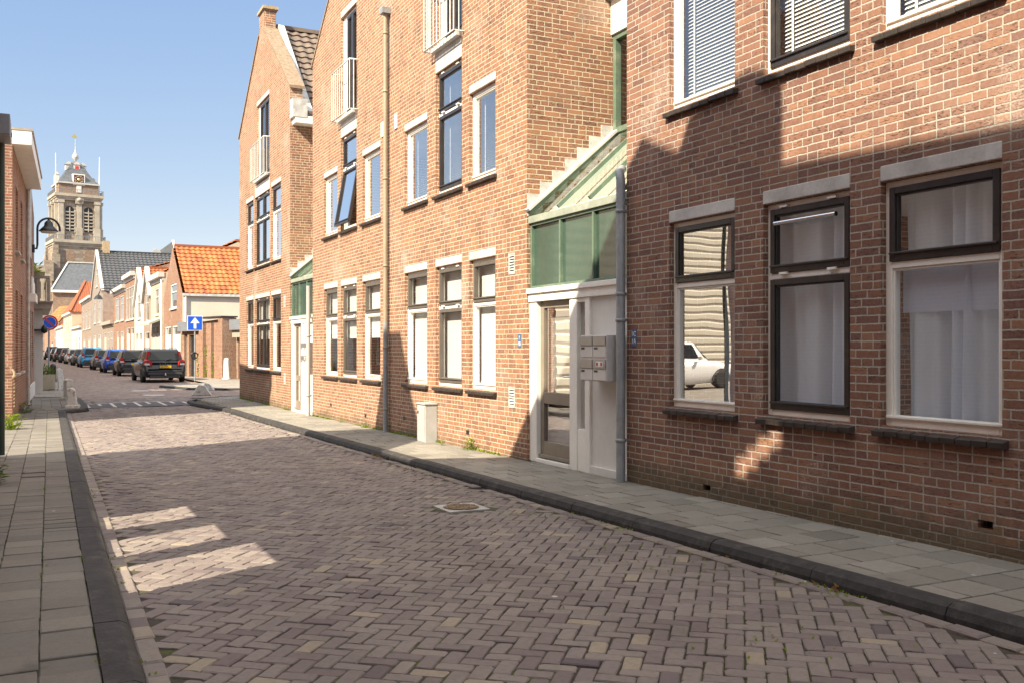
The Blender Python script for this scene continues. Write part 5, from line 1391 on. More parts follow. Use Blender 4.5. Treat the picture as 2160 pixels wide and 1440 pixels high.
t, fr, L = house('terraced_house', 'cream house with a big orange hipped roof rising in front of the church', 152, 146, 134, 164, 6.9, 12.2, 'hip', 'beige', 'tile_ora', wins=[(.08, .18, 3.6, 5.6), (.32, .42, 3.6, 5.6), (.56, .66, 3.6, 5.6)], doors=[(.2, .3, 2.8), (.6, .7, 2.8)], cornice='farwhite', tiles=(.45, .6))
house('terraced_house', 'small pale house with a low orange roof, second last in the far row', 134, 164.5, 118, 190, 5.2, 8.0, 'eaves', 'cream', 'tile_ora', wins=[(.1, .2, 3.0, 4.6), (.4, .5, 3.0, 4.6)], doors=[(.7, .8, 2.6)], cornice='farwhite', tiles=(.5, .7))
house('terraced_house', 'pinkish house with a grey roof closing the far end of the row', 118, 190.5, 106, 222, 5.6, 8.6, 'eaves', 'brick_pink', 'tile_brown', wins=[(.1, .2, 3.2, 4.8), (.4, .5, 3.2, 4.8), (.7, .8, 3.2, 4.8)], cornice='farwhite', tiles=(.6, .8))
house('terraced_house', 'sunlit orange roofed house facing down the street at its far end', 124, 190, 94, 196, 6.4, 9.8, 'eaves', 'brick_far', 'tile_ora', wins=[(.15, .27, 3.4, 5.2), (.6, .72, 3.4, 5.2)], doors=[(.4, .52, 2.8)], cornice='farwhite', tiles=(.6, .8), depth=6)
# slate roofed chapel behind the row
p0 = at(300, 128); p1 = at(352, 128); zb_ = zat(548, 128); zt_ = zat(509, 128)
t = thing('chapel', 'steep slate roof of a chapel rising behind the orange roofs', 'chapel', (p0.x, p0.y, 0))
b = MB(); dv = V((p1.x - p0.x, p1.y - p0.y, 0)); b.prism([p0, p0 + dv * 1.35, p0 + dv * 1.35 + V((0, 0, zb_ - .5)), p0 + V((0, 0, zb_ - .5))], (2, 12, 0)); b.build('wall', M['brick_far'], t)
b = MB(); A = p0 + V((0, 0, zb_ - .5)); B_ = p0 + dv * 1.25 + V((0, 0, zt_)); Cc = p0 + dv * 1.5 + V((0, 0, zb_ - .5)); Dd = p0 + dv * .45 + V((1, 6, zt_ - 1.2))
b.poly([A, Cc, B_]); b.poly([A, B_, Dd]); b.poly([Cc, B_, Dd + V((6, 6, -3))]); b.poly([B_, Dd, Dd + V((6, 6, -3))]); b.build('roof', M['slate'], t)
b = MB(); s0 = A.lerp(B_, .30) + dv * .10; b.bar(s0 + V((0, -.15, 0)), s0 + dv * .16 + V((0, -.15, .9)), 1.0, .1, up=(0, -1, 0)); b.build('skylight', M['lead'], t)
b = MB(); b.bar(Cc + V((0, -.1, .1)), B_ + V((0, -.1, .1)), .3, .3); b.build('verge_board', M['white'], t)

# brick garage and garden wall
t = thing('brick_garage', 'low orange brick garage with pilasters, dark fascia and an open car shelter', 'garage', at(385, 51))
ga, gb = at(384, 51.0), at(478, 46.5); u = (gb - ga); u.z = 0; Lg = u.length; u.normalize(); n = V((u.y, -u.x, 0)); fg = Fr((ga.x, ga.y, 0), u, n)
b = MB(); wall_sheet(b, fg, [(0, -.4), (Lg, -.4), (Lg, 2.92), (Lg * .42, 2.80), (0, 2.55)], [(Lg * .05, Lg * .13, -.2, 2.2), (Lg * .17, Lg * .30, -.2, 2.15)], .25)
for f0 in (.47, .65, .80): b.fbox(fg, Lg * f0, Lg * (f0 + .09), -.3, 2.72, -.16, -.001)
b.fbox(fg, Lg - .5, Lg, -.3, 2.95, -.22, .5); b.fbox(fg, 0.01, Lg - .51, -.3, 2.5, .3, .6)
b.build('wall', M['brick_far'], t)
b = MB(); b.fbox(fg, Lg * .42, Lg + .05, 2.965, 3.03, -.28, .55); b.build('coping', M['sill'], t)
b = MB(); b.fbox(fg, -.1, Lg * .40, 2.35, 2.85, -.22, .28); b.fbox(fg, Lg + .06, Lg + 9, 2.35, 2.85, .1, 4); b.build('fascia', M['fascia'], t)
b = MB(); b.fbox(fg, Lg + .06, Lg + 9, 2.0, 2.34, .25, .4); b.build('beam', M['timber'], t)
b = MB(); b.fbox(fg, Lg * .05 + .03, Lg * .13 - .03, -.15, 2.15, .12, .18); b.build('door', M['brown'], t); b = MB(); b.fbox(fg, Lg * .17 + .03, Lg * .30 - .03, -.15, 2.12, .12, .18); b.build('door', M['black'], t)
b = MB(); b.fbox(fg, Lg + .06, Lg + 9, -.3, 2.3, 3.6, 3.8); b.fbox(fg, Lg + .01, Lg + .2, -.3, 2.3, .51, 3.6); b.build('back_wall', M['brick_far'], t)
def climber(label, u0, zt):
    mb = MB(); q0 = fg.P(u0, 0, -.1)
    for _ in range(int(70 * zt)):
        z = zt * rng.random() ** 1.4; q = fg.P(u0 + rng.gauss(0, .10 * (1.3 - z / zt)), z, -.03 - rng.random() * .15)
        L_ = rng.uniform(.06, .14); d_ = V((rng.gauss(0, 1), rng.gauss(0, 1), rng.gauss(0, .8))).normalized() * L_; s_ = d_.cross(V((.2, .3, 1))).normalized() * L_ * .4
        mb.faces([q, q + d_ * .5 + s_, q + d_, q + d_ * .5 - s_], [(0, 1, 2, 3)])
    mb.tube([fg.P(u0, -.1, -.04), fg.P(u0 + .03, zt * .5, -.05), fg.P(u0 - .02, zt * .95, -.03)], .012, 5)
    tag(mb.build('climbing_plant', M['leaf'], org=q0), label, 'plant', 'young climbers on the garage wall')
climber('leafy climber left on the brick garage wall, nearest the one way sign', Lg * .43, 1.25)
climber('tallest thin climber, middle of the brick garage wall', Lg * .61, 1.6); climber('yellowish climber right on the brick garage wall', Lg * .78, 1.2)

# ================================================================ church
DC = 230.0
pc = at(159, DC + 6); K = DC / F
tw = thing('church_tower', 'tall stone church tower with a clock, louvred belfry windows, slate spire and weathervane', 'church tower', (pc.x, pc.y, 0), R(8))
cx = lambda px: 0
def tb(name, m, fn, par=tw, **k):
    b = MB(); fn(b); return b.build(name, m, par, local=True, **k)
z_ = lambda py: zat(py, DC)
H0, H1, HC1, HC2, HA = 5.35, 4.6, 5.95, 5.55, 4.45
zc1, zc2, za1 = z_(509), z_(411), z_(386)
def boxc(b, h, z0, z1, m=0): b.box(-h, h, -h, h, z0, z1, m)
tb('lower_shaft', M['stone_tower'], lambda b: boxc(b, H0, 0, zc1 - .9))
def butt(b):
    for sx in (-1, 1):
        for sy in (-1, 1):
            b.box(sx * H0 - .9, sx * H0 + .9, sy * H0 - .9, sy * H0 + .9, 0, zc1 - 3.2); b.box(sx * H0 - .6, sx * H0 + .6, sy * H0 - .6, sy * H0 + .6, zc1 - 3.2, zc1 - .9)
tb('buttress', M['stone_tower'], butt)
def corn(h, z0, z1):
    def f(b):
        b.box(-h + .5, h - .5, -h + .5, h - .5, z0 - .9, z0 - .4); b.box(-h + .25, h - .25, -h + .25, h - .25, z0 - .4, z0); boxc(b, h, z0, z1)
    return f
tb('cornice', M['stone_pale'], corn(HC1, zc1 - .35, zc1 + .35)); tb('cornice', M['stone_pale'], corn(HC2, zc2 - .3, zc2 + .35))
tb('belfry', M['stone_tower'], lambda b: boxc(b, H1, zc1 + .35, zc2 - .6))
def pil(b):
    for x in (-H1 + .55, -1.3 + 1.3, H1 - .55):
        for (ox, oy) in ((x, -H1 - .22), (-H1 - .22, x), (x, H1 + .22), (H1 + .22, x)):
            b.box(ox - .55, ox + .55, oy - .28, oy + .28, zc1 + .36, zc2 - 1.3); b.box(ox - .72, ox + .72, oy - .36, oy + .36, zc1 + .36, zc1 + 3.4); b.box(ox - .75, ox + .75, oy - .38, oy + .38, zc2 - 1.9, zc2 - 1.2)
tb('pilaster', M['stone_pale'], pil)
tb('entablature', M['brick_tower'], lambda b: b.box(-H1 - .3, H1 + .3, -H1 - .3, H1 + .3, zc2 - 1.25, zc2 - .6))
tb('attic', M['brick_tower'], lambda b: boxc(b, HA, zc2 + .35, za1))
tb('attic_cornice', M['lead'], lambda b: boxc(b, HA + .3, za1, za1 + .35))
def tarch(b, fr, u, w, z0, z1, t0, t1, m=0):
    n = 8; pts = [(u - w, z0), (u + w, z0)]
    for k in range(n + 1):
        a = math.pi * k / n; pts.append((u + w * math.cos(a), z1 - w + w * math.sin(a)))
    b.prism([fr.P(x, z, t0) for x, z in pts], fr.n * (t0 - t1), m)
zw0, zw1 = z_(487), z_(434)
for fr_ in (Fr((0, -H1, 0), (1, 0, 0), (0, -1, 0)), Fr((-H1, 0, 0), (0, 1, 0), (-1, 0, 0))):
    for u in (-2.1, 2.1):
        w = tb('belfry_window', M['black'], lambda b: tarch(b, fr_, u, 1.0, zw0, zw1, -.03, .3))
        def lv(b):
            k = 0; z = zw0 + .4
            while z < zw1 - .9:
                b.fbox(fr_, u - .98, u + .98, z, z + .28, -.28, -.04); z += .82
            b.fbox(fr_, u - .09, u + .09, zw0, zw1 - .3, -.34, -.035)
        tb('louvre', M['stone_pale'], lv, w)
        tb('window_arch', M['stone_pale'], lambda b: [b.fbox(fr_, u + s_ * 1.15 - .15, u + s_ * 1.15 + .15, zw0 - .3, zw1 - .9, -.22, -.001) for s_ in (-1, 1)], w)
    f0 = Fr((fr_.o.x - 0, fr_.o.y, 0) if 0 else (fr_.o * (H0 / H1)), fr_.u, fr_.n)
    for u in (-2.2, 2.2):
        tb('blind_arch', M['brick_tower'], lambda b: tarch(b, f0, u, 1.15, zc1 - 13, zc1 - 1.9, -.02, .3))
tb('carving', M['stone_pale'], lambda b: (b.box(-.9, .9, -H1 - .75, -H1 - .3, zc2 - 2.0, zc2 - .45), b.lathe((0, -H1 - .8, zc2 - 1.1), [(.1, -.5), (.6, -.2), (.6, .3), (.1, .6)], 8)))
def rail(h, z):
    def f(b):
        for s in (-1, 1):
            b.box(-h, h, s * h - .04, s * h + .04, z + 1.0, z + 1.1); b.box(s * h - .04, s * h + .04, -h, h, z + 1.0, z + 1.1)
            k = -h
            while k <= h: b.box(k - .04, k + .04, s * h - .04, s * h + .04, z, z + 1.0); b.box(s * h - .04, s * h + .04, k - .04, k + .04, z, z + 1.0); k += .55
    return f
tb('gallery_railing', M['fascia'], rail(HC1 - .15, zc1 + .35)); tb('gallery_railing', M['fascia'], rail(HC2 - .15, zc2 + .35))
zr0, zr1 = za1 + .35, z_(338)
def spire(b):
    st = [(HA + .2, zr0), (HA - .75, zr0 + 1.0), (HA - 1.5, zr0 + 2.1), (2.1, zr0 + 3.6), (1.15, zr1)]
    for (h0, a), (h1, c) in zip(st, st[1:]):
        for sx, sy in ((0, -1), (0, 1), (-1, 0), (1, 0)):
            if sx == 0: b.poly([(-h0, sy * h0, a), (h0, sy * h0, a), (h1, sy * h1, c), (-h1, sy * h1, c)])
            else: b.poly([(sx * h0, -h0, a), (sx * h0, h0, a), (sx * h1, h1, c), (sx * h1, -h1, c)])
    boxc(b, 1.2, zr1 - .1, zr1 + .1); b.lathe((0, 0, zr1), [(1.5, 0.1), (.9, .5), (.25, 1.0)], 4, smooth=False)
rf = tb('roof', M['slate'], spire)
def dorm(x, y, s, z, hh):
    def f(b):
        b.box(x - s, x + s, y - s, y + s, z, z + hh); b.prism([(x - s * 1.3, y - s * 1.2, z + hh), (x + s * 1.3, y - s * 1.2, z + hh), (x, y - s * 1.2, z + hh + s * 1.2)], (0, s * 2.4, 0))
    return f
tb('dormer', M['lead'], dorm(0, -1.3, .7, zr1 - 2.4, 2.1), rf); tb('dormer', M['lead'], dorm(-1.6, 0, .7, zr1 - 1.6, 1.4), rf); tb('dormer', M['lead'], dorm(1.6, 0, .7, zr1 - 1.6, 1.4), rf)
tb('dormer', M['whitewall'], dorm(-HA + .3, .6, .5, zr0, 2.4), rf); tb('dormer', M['lead'], dorm(HA - .3, .6, .4, zr0, 1.8), rf)
tb('dormer_window', M['signred'], lambda b: b.box(-.4, .4, -2.06, -2.01, zr1 - 2.2, zr1 - .7), rf)
zk = z_(376); ky = -HA + .25
ck = tb('clock', M['white'], lambda b: b.box(-1.35, 1.35, ky - .3, ky + 2, zk - 1.35, zk + 1.35))
fk = Fr((0, ky - .31, 0), (1, 0, 0), (0, -1, 0))
tb('clock_face', M['clockred'], lambda b: b.fbox(fk, -1.12, 1.12, zk - 1.12, zk + 1.12, -.03, -.001), ck)
def marks(b):
    for k in range(12):
        a = math.pi * k / 6; d_ = V((math.sin(a), 0, math.cos(a))); b.bar(V((0, ky - .37, zk)) + d_ * .66, V((0, ky - .37, zk)) + d_ * 1.0, .13, .03, up=(0, 1, 0))
tb('hour_marks', M['cream'], marks, ck)
def hands(b):
    for a, l_ in ((.72, .9), (2.4, .62)):
        d_ = V((math.sin(a * math.pi), 0, math.cos(a * math.pi))); b.bar(V((0, ky - .42, zk)), V((0, ky - .42, zk)) + d_ * l_, .1, .03, up=(0, 1, 0))
    b.lathe((0, ky - .36, zk), [(.34, 0), (.34, .02), (0, .02)], 14, axis=(0, -1, 0))
tb('clock_hand', M['gold'], hands, ck)
tb('plaque', M['whitewall'], lambda b: b.box(-.55, .55, -HA - .12, -HA - .001, za1 - 2.0, za1 - .35))
zo = z_(324)
def onion(b): b.lathe((0, 0, zr1 + .7), [(.25, 0), (.3, .4), (.75, .9), (.8, 1.3), (.5, 1.9), (.2, 2.5), (.1, 3.2), (.05, 5.6)], 12)
tb('lantern', M['lead'], onion)
def vane(b):
    zt = z_(276); b.lathe((0, 0, zt - 2.4), [(0, 0), (.22, .2), (0, .45)], 8); b.box(-.02, .02, -.02, .02, zt - 3, zt)
    b.prism([(-.9, 0, zt - .1), (-.3, 0, zt - .6), (.3, 0, zt - .45), (.6, 0, zt - .8), (.3, 0, zt - .05), (-.2, 0, zt + .5)], (0, .08, 0))
tb('weathervane', M['gold'], vane)
for sx in (-1, 1):
    tb('flagpole', M['white'], lambda b: b.tube([(sx * 4.9, -3.2, zc2 + .4), (sx * 4.95, -3.2, z_(322))], [.16, .08], 6))
# slate roofed nave before it
na, nb = at(112, 205), at(208, 205)
nv = thing('church_nave', 'church nave with a broad blue slate roof and brick wall below the stone tower', 'church', (na.x, na.y, 0))
ze_, zr_ = zat(612, 205), zat(549, 205); W_ = nb.x - na.x + 4
fn = Fr((na.x, na.y, 0), (1, 0, 0), (0, -1, 0))
b = MB(); b.fbox(fn, 0, W_, 0, ze_, 0, 11); b.build('wall', M['brick_tower'], nv)
b = MB(); P = fn.P; x_ = 3.1
b.poly([P(-.3, ze_, -.4), P(W_ + .3, ze_, -.4), P(W_ + .3, zr_, 5.5), P(x_, zr_, 5.5)], face=(0, -1, 1)); b.poly([P(-.3, ze_, -.4), P(x_, zr_, 5.5), P(-.3, ze_, 11.4)], face=(-1, 0, 1)); b.poly([P(-.3, ze_, 11.4), P(x_, zr_, 5.5), P(W_, zr_, 5.5), P(W_, ze_, 11.4)])
b.build('roof', M['slate'], nv)
b = MB(); b.fbox(fn, -.4, W_ + .4, ze_ - .5, ze_ - .01, -.55, -.01); b.build('gutter', M['white'], nv)
b = MB(); b.bar(P(-.3, ze_ + .1, -.4), P(x_, zr_ + .1, 5.4), .3, .2); b.bar(P(x_, zr_ + .1, 5.4), P(W_, zr_ + .1, 5.4), .3, .25); b.build('ridge', M['lead'], nv)
b = MB(); b.fbox(fn, 3.2, 7.2, 8.2, 8.9, -.5, -.01); b.fbox(fn, 3.6, 6.8, 5.0, 8.19, -.3, -.01); b.build('window_bay', M['whitewall'], nv)
qa = at(84, 222); b = MB(); b.box(qa.x - .2, qa.x + 2.6, qa.y, qa.y + 6, 0, zat(592, 222)); b.box(qa.x + .9, qa.x + 2.9, qa.y + .5, qa.y + 6, zat(592, 222), zat(548, 222)); b.lathe((qa.x + 1.2, qa.y + 1, zat(548, 222)), [(.5, 0), (.5, .4), (.1, 1.8)], 6); b.build('side_chapel', M['stone_tower'], nv)
# ================================================================ cars
def car(label, x, y, rz, col, L=4.2, W=1.76, Hh=1.48, kind='hatch', plate=None, lights='side', group='cars parked in a row along the right kerb', zc=None, detail=True, rear_glass=True):
    zc = zr(y) + 0.002 if zc is None else zc
    t = thing('parked_car', label, 'car', (x, y, zc), R(rz), group)
    paint = carpaint('car paint', col)
    h = W / 2; belt = .62 * Hh; sillz = .17
    if kind == 'wagon': yr0, yr1, yf1, yf0 = .10, .38, L * .58, L * .74
    elif kind == 'suv': yr0, yr1, yf1, yf0 = .08, .28, L * .60, L * .74
    else: yr0, yr1, yf1, yf0 = .10, .42, L * .60, L * .76
    # lower body: stations along the length, shaped cross sections
    st = [(-.0, .42, .60, .86), (.04, .30, .64, .93), (.16, .24, belt - .02, .985), (L * .25, .20, belt, 1.0), (L * .5, .18, belt - .01, 1.0), (yf0, .19, belt - .03, 1.0), (L - .35, .21, belt - .16, .97), (L - .08, .26, belt - .30, .90), (L, .36, .50, .80)]
    pts, n = [], 12
    for (yy, zb, ztp, wf) in st:
        w = h * wf
        half = [(0, zb), (w * .86, zb), (w * .97, zb + .10), (w, lerp(zb, ztp, .45)), (w * .985, lerp(zb, ztp, .72)), (w * .92, ztp - .03), (w * .84, ztp), (0, ztp + .015)]
        ring = half + [(-a, c) for a, c in reversed(half[1:-1])]
        pts += [(a, yy, c) for a, c in ring]; n = len(ring)
    fl = []
    for k in range(len(st) - 1):
        for i in range(n):
            j = (i + 1) % n; fl.append((k * n + i, k * n + j, (k + 1) * n + j, (k + 1) * n + i))
    fl += [tuple(range(n)), tuple(reversed(range((len(st) - 1) * n, len(st) * n)))]
    b = MB(); b.faces(pts, fl, 0, True)
    # greenhouse
    wb, wt = h * .86, h * .66
    def gh(y, z):               # y-independent half width at height z
        f = (z - belt) / (Hh - belt); return lerp(wb, wt, f ** 1.3)
    zs = [belt - .04, lerp(belt, Hh, .35), lerp(belt, Hh, .7), Hh - .06, Hh - .005, Hh]
    pts = []
    for z in zs:
        f = max(0, min(1, (z - belt) / (Hh - belt))); ins = .0 if z < Hh - .03 else (.07 if z < Hh - .001 else .16)
        y0, y1 = lerp(yr0, yr1, f) + ins, lerp(yf0, yf1, f) - ins; w = gh(0, max(z, belt)) - ins * .6
        pts += [(-w * .93, y0, z), (w * .93, y0, z), (w, y0 + .13, z), (w, y1 - .25, z), (w * .8, y1, z), (-w * .8, y1, z), (-w, y1 - .25, z), (-w, y0 + .13, z)]
    fl = []
    for k in range(len(zs) - 1):
        for i in range(8):
            j = (i + 1) % 8; fl.append((k * 8 + i, k * 8 + j, (k + 1) * 8 + j, (k + 1) * 8 + i))
    fl.append(tuple(range((len(zs) - 1) * 8, len(zs) * 8)))
    b.faces(pts, fl, 0, True)
    body = b.build('body', paint, t, local=True)
    def gy(z, rear=True):
        f = (z - belt) / (Hh - belt); return lerp(yr0, yr1, f) if rear else lerp(yf0, yf1, f)
    za, zb_ = belt + .07, Hh - .10
    b = MB(); wa, wz = gh(0, za) * .84, gh(0, zb_) * .84
    b.poly([(-wa, gy(za) - .012, za), (wa, gy(za) - .012, za), (wz, gy(zb_) - .012, zb_), (-wz, gy(zb_) - .012, zb_)], face=(0, -1, .3)); b.build('rear_window', M['carglass'], t, local=True)
    b = MB(); b.poly([(-wa, gy(za, 0) + .012, za), (wa, gy(za, 0) + .012, za), (wz, gy(zb_, 0) + .012, zb_), (-wz, gy(zb_, 0) + .012, zb_)], face=(0, 1, .3)); b.build('windscreen', M['carglass'], t, local=True)
    cuts = [(.28, .95), (1.02, L * .42), (L * .42 + .08, None)] if kind != 'hatch' else [(.34, L * .36), (L * .36 + .08, None)]
    for s in (-1, 1):
        for c0, c1 in cuts:
            b = MB(); q = []
            for z, e0, e1 in ((za, c0 + gy(za), c1 if c1 else gy(za, 0) - .42), (zb_, c0 + gy(zb_) - .05, c1 if c1 else gy(zb_, 0) - .26)):
                w = gh(0, z) + .010; q.append(((s * w, e0, z), (s * w, e1, z)))
            b.poly([q[0][0], q[0][1], q[1][1], q[1][0]], face=(s, 0, .2)); b.build('side_window', M['carglass'], t, local=True)
    wr = .315
    for yy in (.82, L - .86):
        for s in (-1, 1):
            b = MB(); b.lathe((s * (h - .19), yy, wr), [(wr * .7, 0), (wr, .02), (wr, .19), (wr * .93, .205), (wr * .7, .205)], 20, axis=(s, 0, 0)); w = b.build('wheel', M['tyre'], t, local=True)
            b = MB(); b.lathe((s * (h - .01), yy, wr), [(wr * .70, 0), (wr * .70, .012), (wr * .62, .016), (.06, .006), (.05, .02), (0, .02)], 16, axis=(s, 0, 0)); b.build('rim', M['rim'], w, local=True)
    for yy in (.82, L - .86):
        for s in (-1, 1):
            b = MB(); n = 14; q = []
            for k in range(n + 1):
                a = math.pi * (k / n) * 1.1 - .05 * math.pi; q.append((math.cos(a), math.sin(a)))
            for (c0, s0), (c1, s1) in zip(q, q[1:]):
                r0, r1 = wr + .015, wr + .065
                pp_ = [(s * (h + .004), yy + c0 * r0, wr + s0 * r0), (s * (h + .004), yy + c1 * r0, wr + s1 * r0), (s * (h + .004), yy + c1 * r1, wr + s1 * r1), (s * (h + .004), yy + c0 * r1, wr + s0 * r1)]
                b.prism(pp_, (-s * .08, 0, 0))
            b.build('wheel_arch', M['trimdark'], t, local=True)
    b = MB(); b.box(-h * .80, h * .80, -.035, .06, .36, .47); b.box(-h * .86, h * .86, -.02, .08, .50, .54); b.box(-h * .7, h * .7, .0, .3, .2, .35); b.build('bumper_trim', M['trimdark'], t, local=True, bevel=.015)
    for s in (-1, 1):
        b = MB()
        if lights == 'tall':
            b.hexa([(s * h * .60, .035, belt - .20), (s * h * .985, .30, belt - .20), (s * h * .985, .32, belt + .02), (s * h * .66, .03, belt + .02), (s * h * .60, .06, belt - .0), (s * h * .99, .31, belt - .0), (s * h * .90, .33, belt + .1), (s * h * .74, .10, belt + .1)])
            y0, y1 = gy(belt + .05), gy(Hh - .12)
            b.hexa([(s * wb * .82, y0 - .025, belt + .0), (s * wb * 1.02, y0 + .10, belt + .0), (s * wb * 1.02, y0 + .16, belt + .0), (s * wb * .82, y0 + .05, belt), (s * wt * 1.0, y1 - .025, Hh - .1), (s * wt * 1.16, y1 + .10, Hh - .1), (s * wt * 1.16, y1 + .16, Hh - .1), (s * wt * 1.0, y1 + .05, Hh - .1)])
        else:
            b.hexa([(s * h * .64, .03, belt - .22), (s * h * 1.0, .26, belt - .22), (s * h * .98, .34, belt - .22), (s * h * .64, .2, belt - .22), (s * wb * .86, .055, belt + .12), (s * wb * 1.03, .22, belt + .12), (s * wb * 1.02, .3, belt + .12), (s * wb * .86, .2, belt + .12)])
        lt = b.build('tail_light', M['taillight'], t, local=True, bevel=.012)
        b = MB(); b.hexa([(s * h * .70, .012, belt - .15), (s * h * .93, .14, belt - .15), (s * h * .93, .2, belt - .15), (s * h * .70, .1, belt - .15), (s * h * .72, .012, belt - .07), (s * h * .93, .14, belt - .07), (s * h * .93, .2, belt - .07), (s * h * .72, .1, belt - .07)]); b.build('reverse_lamp', M['lampclear'], lt, local=True)
    b = MB(); b.box(-.26, .26, -.018, .012, .615, .725) if kind != 'wagon' else b.box(-.26, .26, .02, .05, .665, .775)
    pl = b.build('number_plate', M['plateyel'], t, local=True)
    pz, py_ = (.67, -.0195) if kind != 'wagon' else (.72, .0185)
    b = MB(); b.box(-.26, -.215, py_ - .003, py_, pz - .053, pz + .053); b.build('plate_band', M['signblue'], pl, local=True)
    if plate: text_mesh(plate, .105, (.02, py_ - .002, pz), (1, 0, 0), (0, 0, 1), 'lettering', M['black'], pl).matrix_local.translation
    for s in (-1, 1):
        b = MB(); b.hexa([(s * (h - .02), yf0 - .62, belt + .0), (s * (h + .17), yf0 - .60, belt + .02), (s * (h + .15), yf0 - .50, belt + .02), (s * (h - .02), yf0 - .5, belt + .0), (s * (h - .02), yf0 - .62, belt + .12), (s * (h + .17), yf0 - .60, belt + .14), (s * (h + .15), yf0 - .50, belt + .14), (s * (h - .02), yf0 - .5, belt + .12)]); b.build('mirror', paint, t, local=True, bevel=.02)
    if kind in ('wagon', 'suv'):
        for s in (-1, 1):
            b = MB(); w = wt * .93; b.tube([(s * w, yr1 + .15, Hh - .01), (s * w, yr1 + .3, Hh + .05), (s * w, yf1 - .35, Hh + .05), (s * w, yf1 - .2, Hh - .01)], .018, 6); b.build('roof_rail', M['chrome'], t, local=True)
    if detail and kind == 'wagon':
        b = MB(); b.box(-.03, .03, -.10, .0, .33, .38); b.lathe((0, -.10, .36), [(0, 0), (.03, .02), (.03, .05), (0, .07)], 8); b.build('tow_bar', M['chrome'], t, local=True)
        b = MB()
        for k in range(5): b.box(-.22 + k * .11 - .02, -.22 + k * .11 + .02, .0, .03, .83, .855)
        b.build('badge', M['chrome'], t, local=True)
    b = MB(); b.tube([(.02, gy(za) - .03, za - .01), (.3, gy(za + .05) - .03, za + .07)], .012, 5); b.build('wiper', M['black'], t, local=True)
    return t
M['carglass'] = (lambda t: t.bsdf((.015, .018, .019), .03, **{'Specular IOR Level': .35}))(NT('dark car glass'))
car('black estate car with tall red tail lamps, nearest of the parked row', 5.33, 45.9, 1.8, (.012, .013, .016), 4.8, 1.86, 1.52, 'wagon', '65-HTS-5', 'tall')
car('dark hatchback with round red tail lamps parked just ahead of the black estate', 5.05, 57.0, 2.2, (.02, .022, .026), 3.8, 1.68, 1.46, 'hatch')
car('bright blue hatchback half hidden between the dark hatchback and the grey one', 4.80, 64.6, 2.2, (.008, .08, .50), 3.9, 1.68, 1.48, 'hatch')
car('grey green hatchback with large red tail lamps behind the bright blue car', 4.62, 73.0, 2.2, (.12, .15, .16), 4.0, 1.7, 1.48, 'hatch')
car('light blue people carrier with a wide tailgate in the middle of the parked row', 4.22, 83.0, 2.4, (.03, .27, .55), 4.3, 1.8, 1.58, 'suv')
car('dark grey hatchback with red lamps just beyond the light blue car', 3.98, 92.4, 2.4, (.05, .055, .06), 4.1, 1.74, 1.48, 'hatch')
car('silver white hatchback beyond the dark grey one', 3.66, 101.5, 2.5, (.6, .6, .6), 4.1, 1.74, 1.48, 'hatch')
car('black hatchback sixth beyond the black estate, past the silver car', 3.38, 110.5, 2.5, (.02, .02, .022), 4.2, 1.76, 1.5, 'hatch')
car('dark roof railed estate near the far end of the row', 3.0, 119.7, 2.5, (.025, .027, .03), 4.6, 1.82, 1.6, 'suv')
car('small dark car second from the far end of the parked row', 2.62, 130, 2.5, (.03, .03, .035), 4.0, 1.7, 1.5, 'hatch')
car('dark off roader at the far end of the parked row', 2.2, 141, 2.5, (.02, .022, .025), 4.4, 1.8, 1.72, 'suv')
car('white car parked in the courtyard, seen only as a reflection in the near window', -6.1, 26.6, 90, (.75, .75, .74), 4.4, 1.82, 1.60, 'suv', group='', zc=zl)
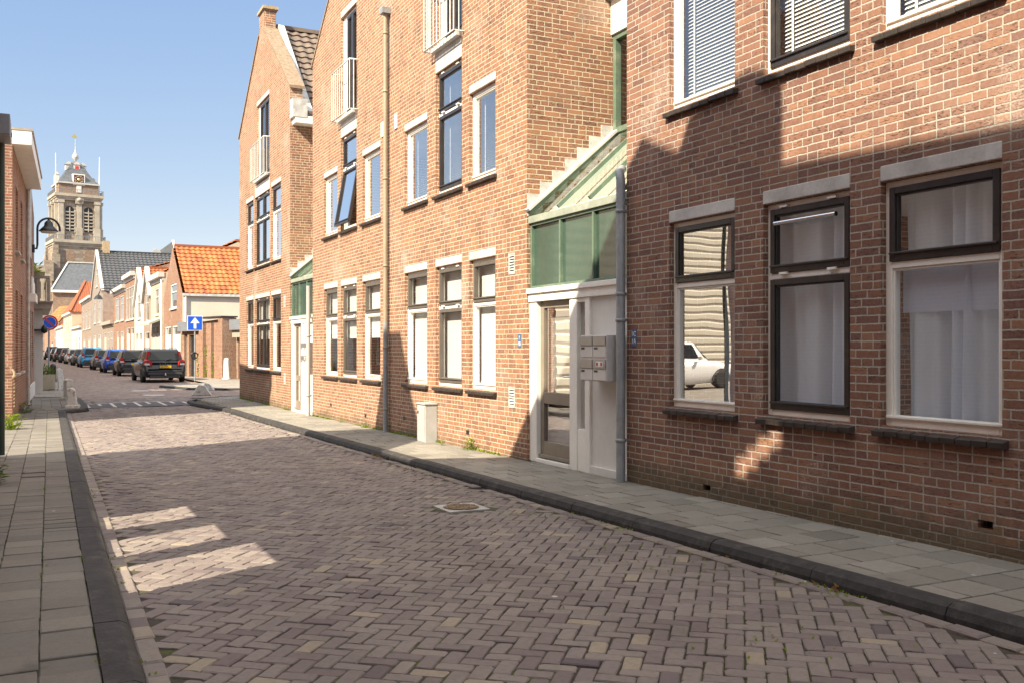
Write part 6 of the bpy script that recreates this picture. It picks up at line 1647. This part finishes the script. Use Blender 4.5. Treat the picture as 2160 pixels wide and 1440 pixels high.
# ================================================================ light, sky, camera
sun_dir = V((1.0, 0.5, -0.93)).normalized()
su = bpy.data.lights.new('sun', 'SUN'); su.energy = 3.35; su.angle = R(0.53); su.color = (1.0, 0.87, 0.66)
so = bpy.data.objects.new('sun', su); COL.objects.link(so); so.rotation_euler = sun_dir.to_track_quat('-Z', 'Y').to_euler(); so.location = (-30, -15, 40)
w = bpy.data.worlds.new('World'); S.world = w; w.use_nodes = True
nt = w.node_tree; bg = nt.nodes['Background']
sky = nt.nodes.new('ShaderNodeTexSky'); sky.sky_type = 'NISHITA'; sky.sun_disc = False
sky.sun_elevation = math.asin(-sun_dir.z); sky.sun_rotation = math.atan2(-sun_dir.x, -sun_dir.y) % (2 * math.pi)
sky.air_density = 0.6; sky.dust_density = 0.2; sky.ozone_density = 3.0
# clear blue low down, unseen cloud veil added overhead to fill the shade
nw = NT.__new__(NT); nw.t = nt
sc_ = nw.n('SeparateColor', {0: sky.outputs[0]}).outputs      # hazier, flatter gradient than the plain model
col = nw.n('CombineColor', {i: nw.ma('MULTIPLY', nw.ma('POWER', sc_[i], g_), k_) for i, (g_, k_) in enumerate(((0.70, 0.775), (0.50, 0.85), (0.20, 1.35)))}).outputs[0]
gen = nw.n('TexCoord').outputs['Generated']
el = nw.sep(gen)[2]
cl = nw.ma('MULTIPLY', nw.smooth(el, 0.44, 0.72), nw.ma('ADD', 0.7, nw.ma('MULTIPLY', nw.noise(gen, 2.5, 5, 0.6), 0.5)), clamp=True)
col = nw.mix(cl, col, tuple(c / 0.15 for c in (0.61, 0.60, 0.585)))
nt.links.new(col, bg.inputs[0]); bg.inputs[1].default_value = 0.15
cam = bpy.data.cameras.new('camera'); co = bpy.data.objects.new('camera', cam); COL.objects.link(co); S.camera = co
cam.sensor_width = 36.0; cam.lens = 36.0 * F / 2160.0; cam.shift_y = 13.0 / 2160.0
cam.clip_start = 0.05; cam.clip_end = 3000
co.location = (0, 0, EYE); co.rotation_euler = (math.pi / 2, 0, -math.atan2(ST, CT))
S.view_settings.view_transform = 'Standard'; S.view_settings.look = 'None'; S.view_settings.exposure = 1.70; S.view_settings.gamma = 1.0
S.cycles.max_bounces = 10; S.cycles.transparent_max_bounces = 12; S.cycles.diffuse_bounces = 6
S.cycles.caustics_reflective = False; S.cycles.caustics_refractive = False
S.cycles.sample_clamp_indirect = 6.0
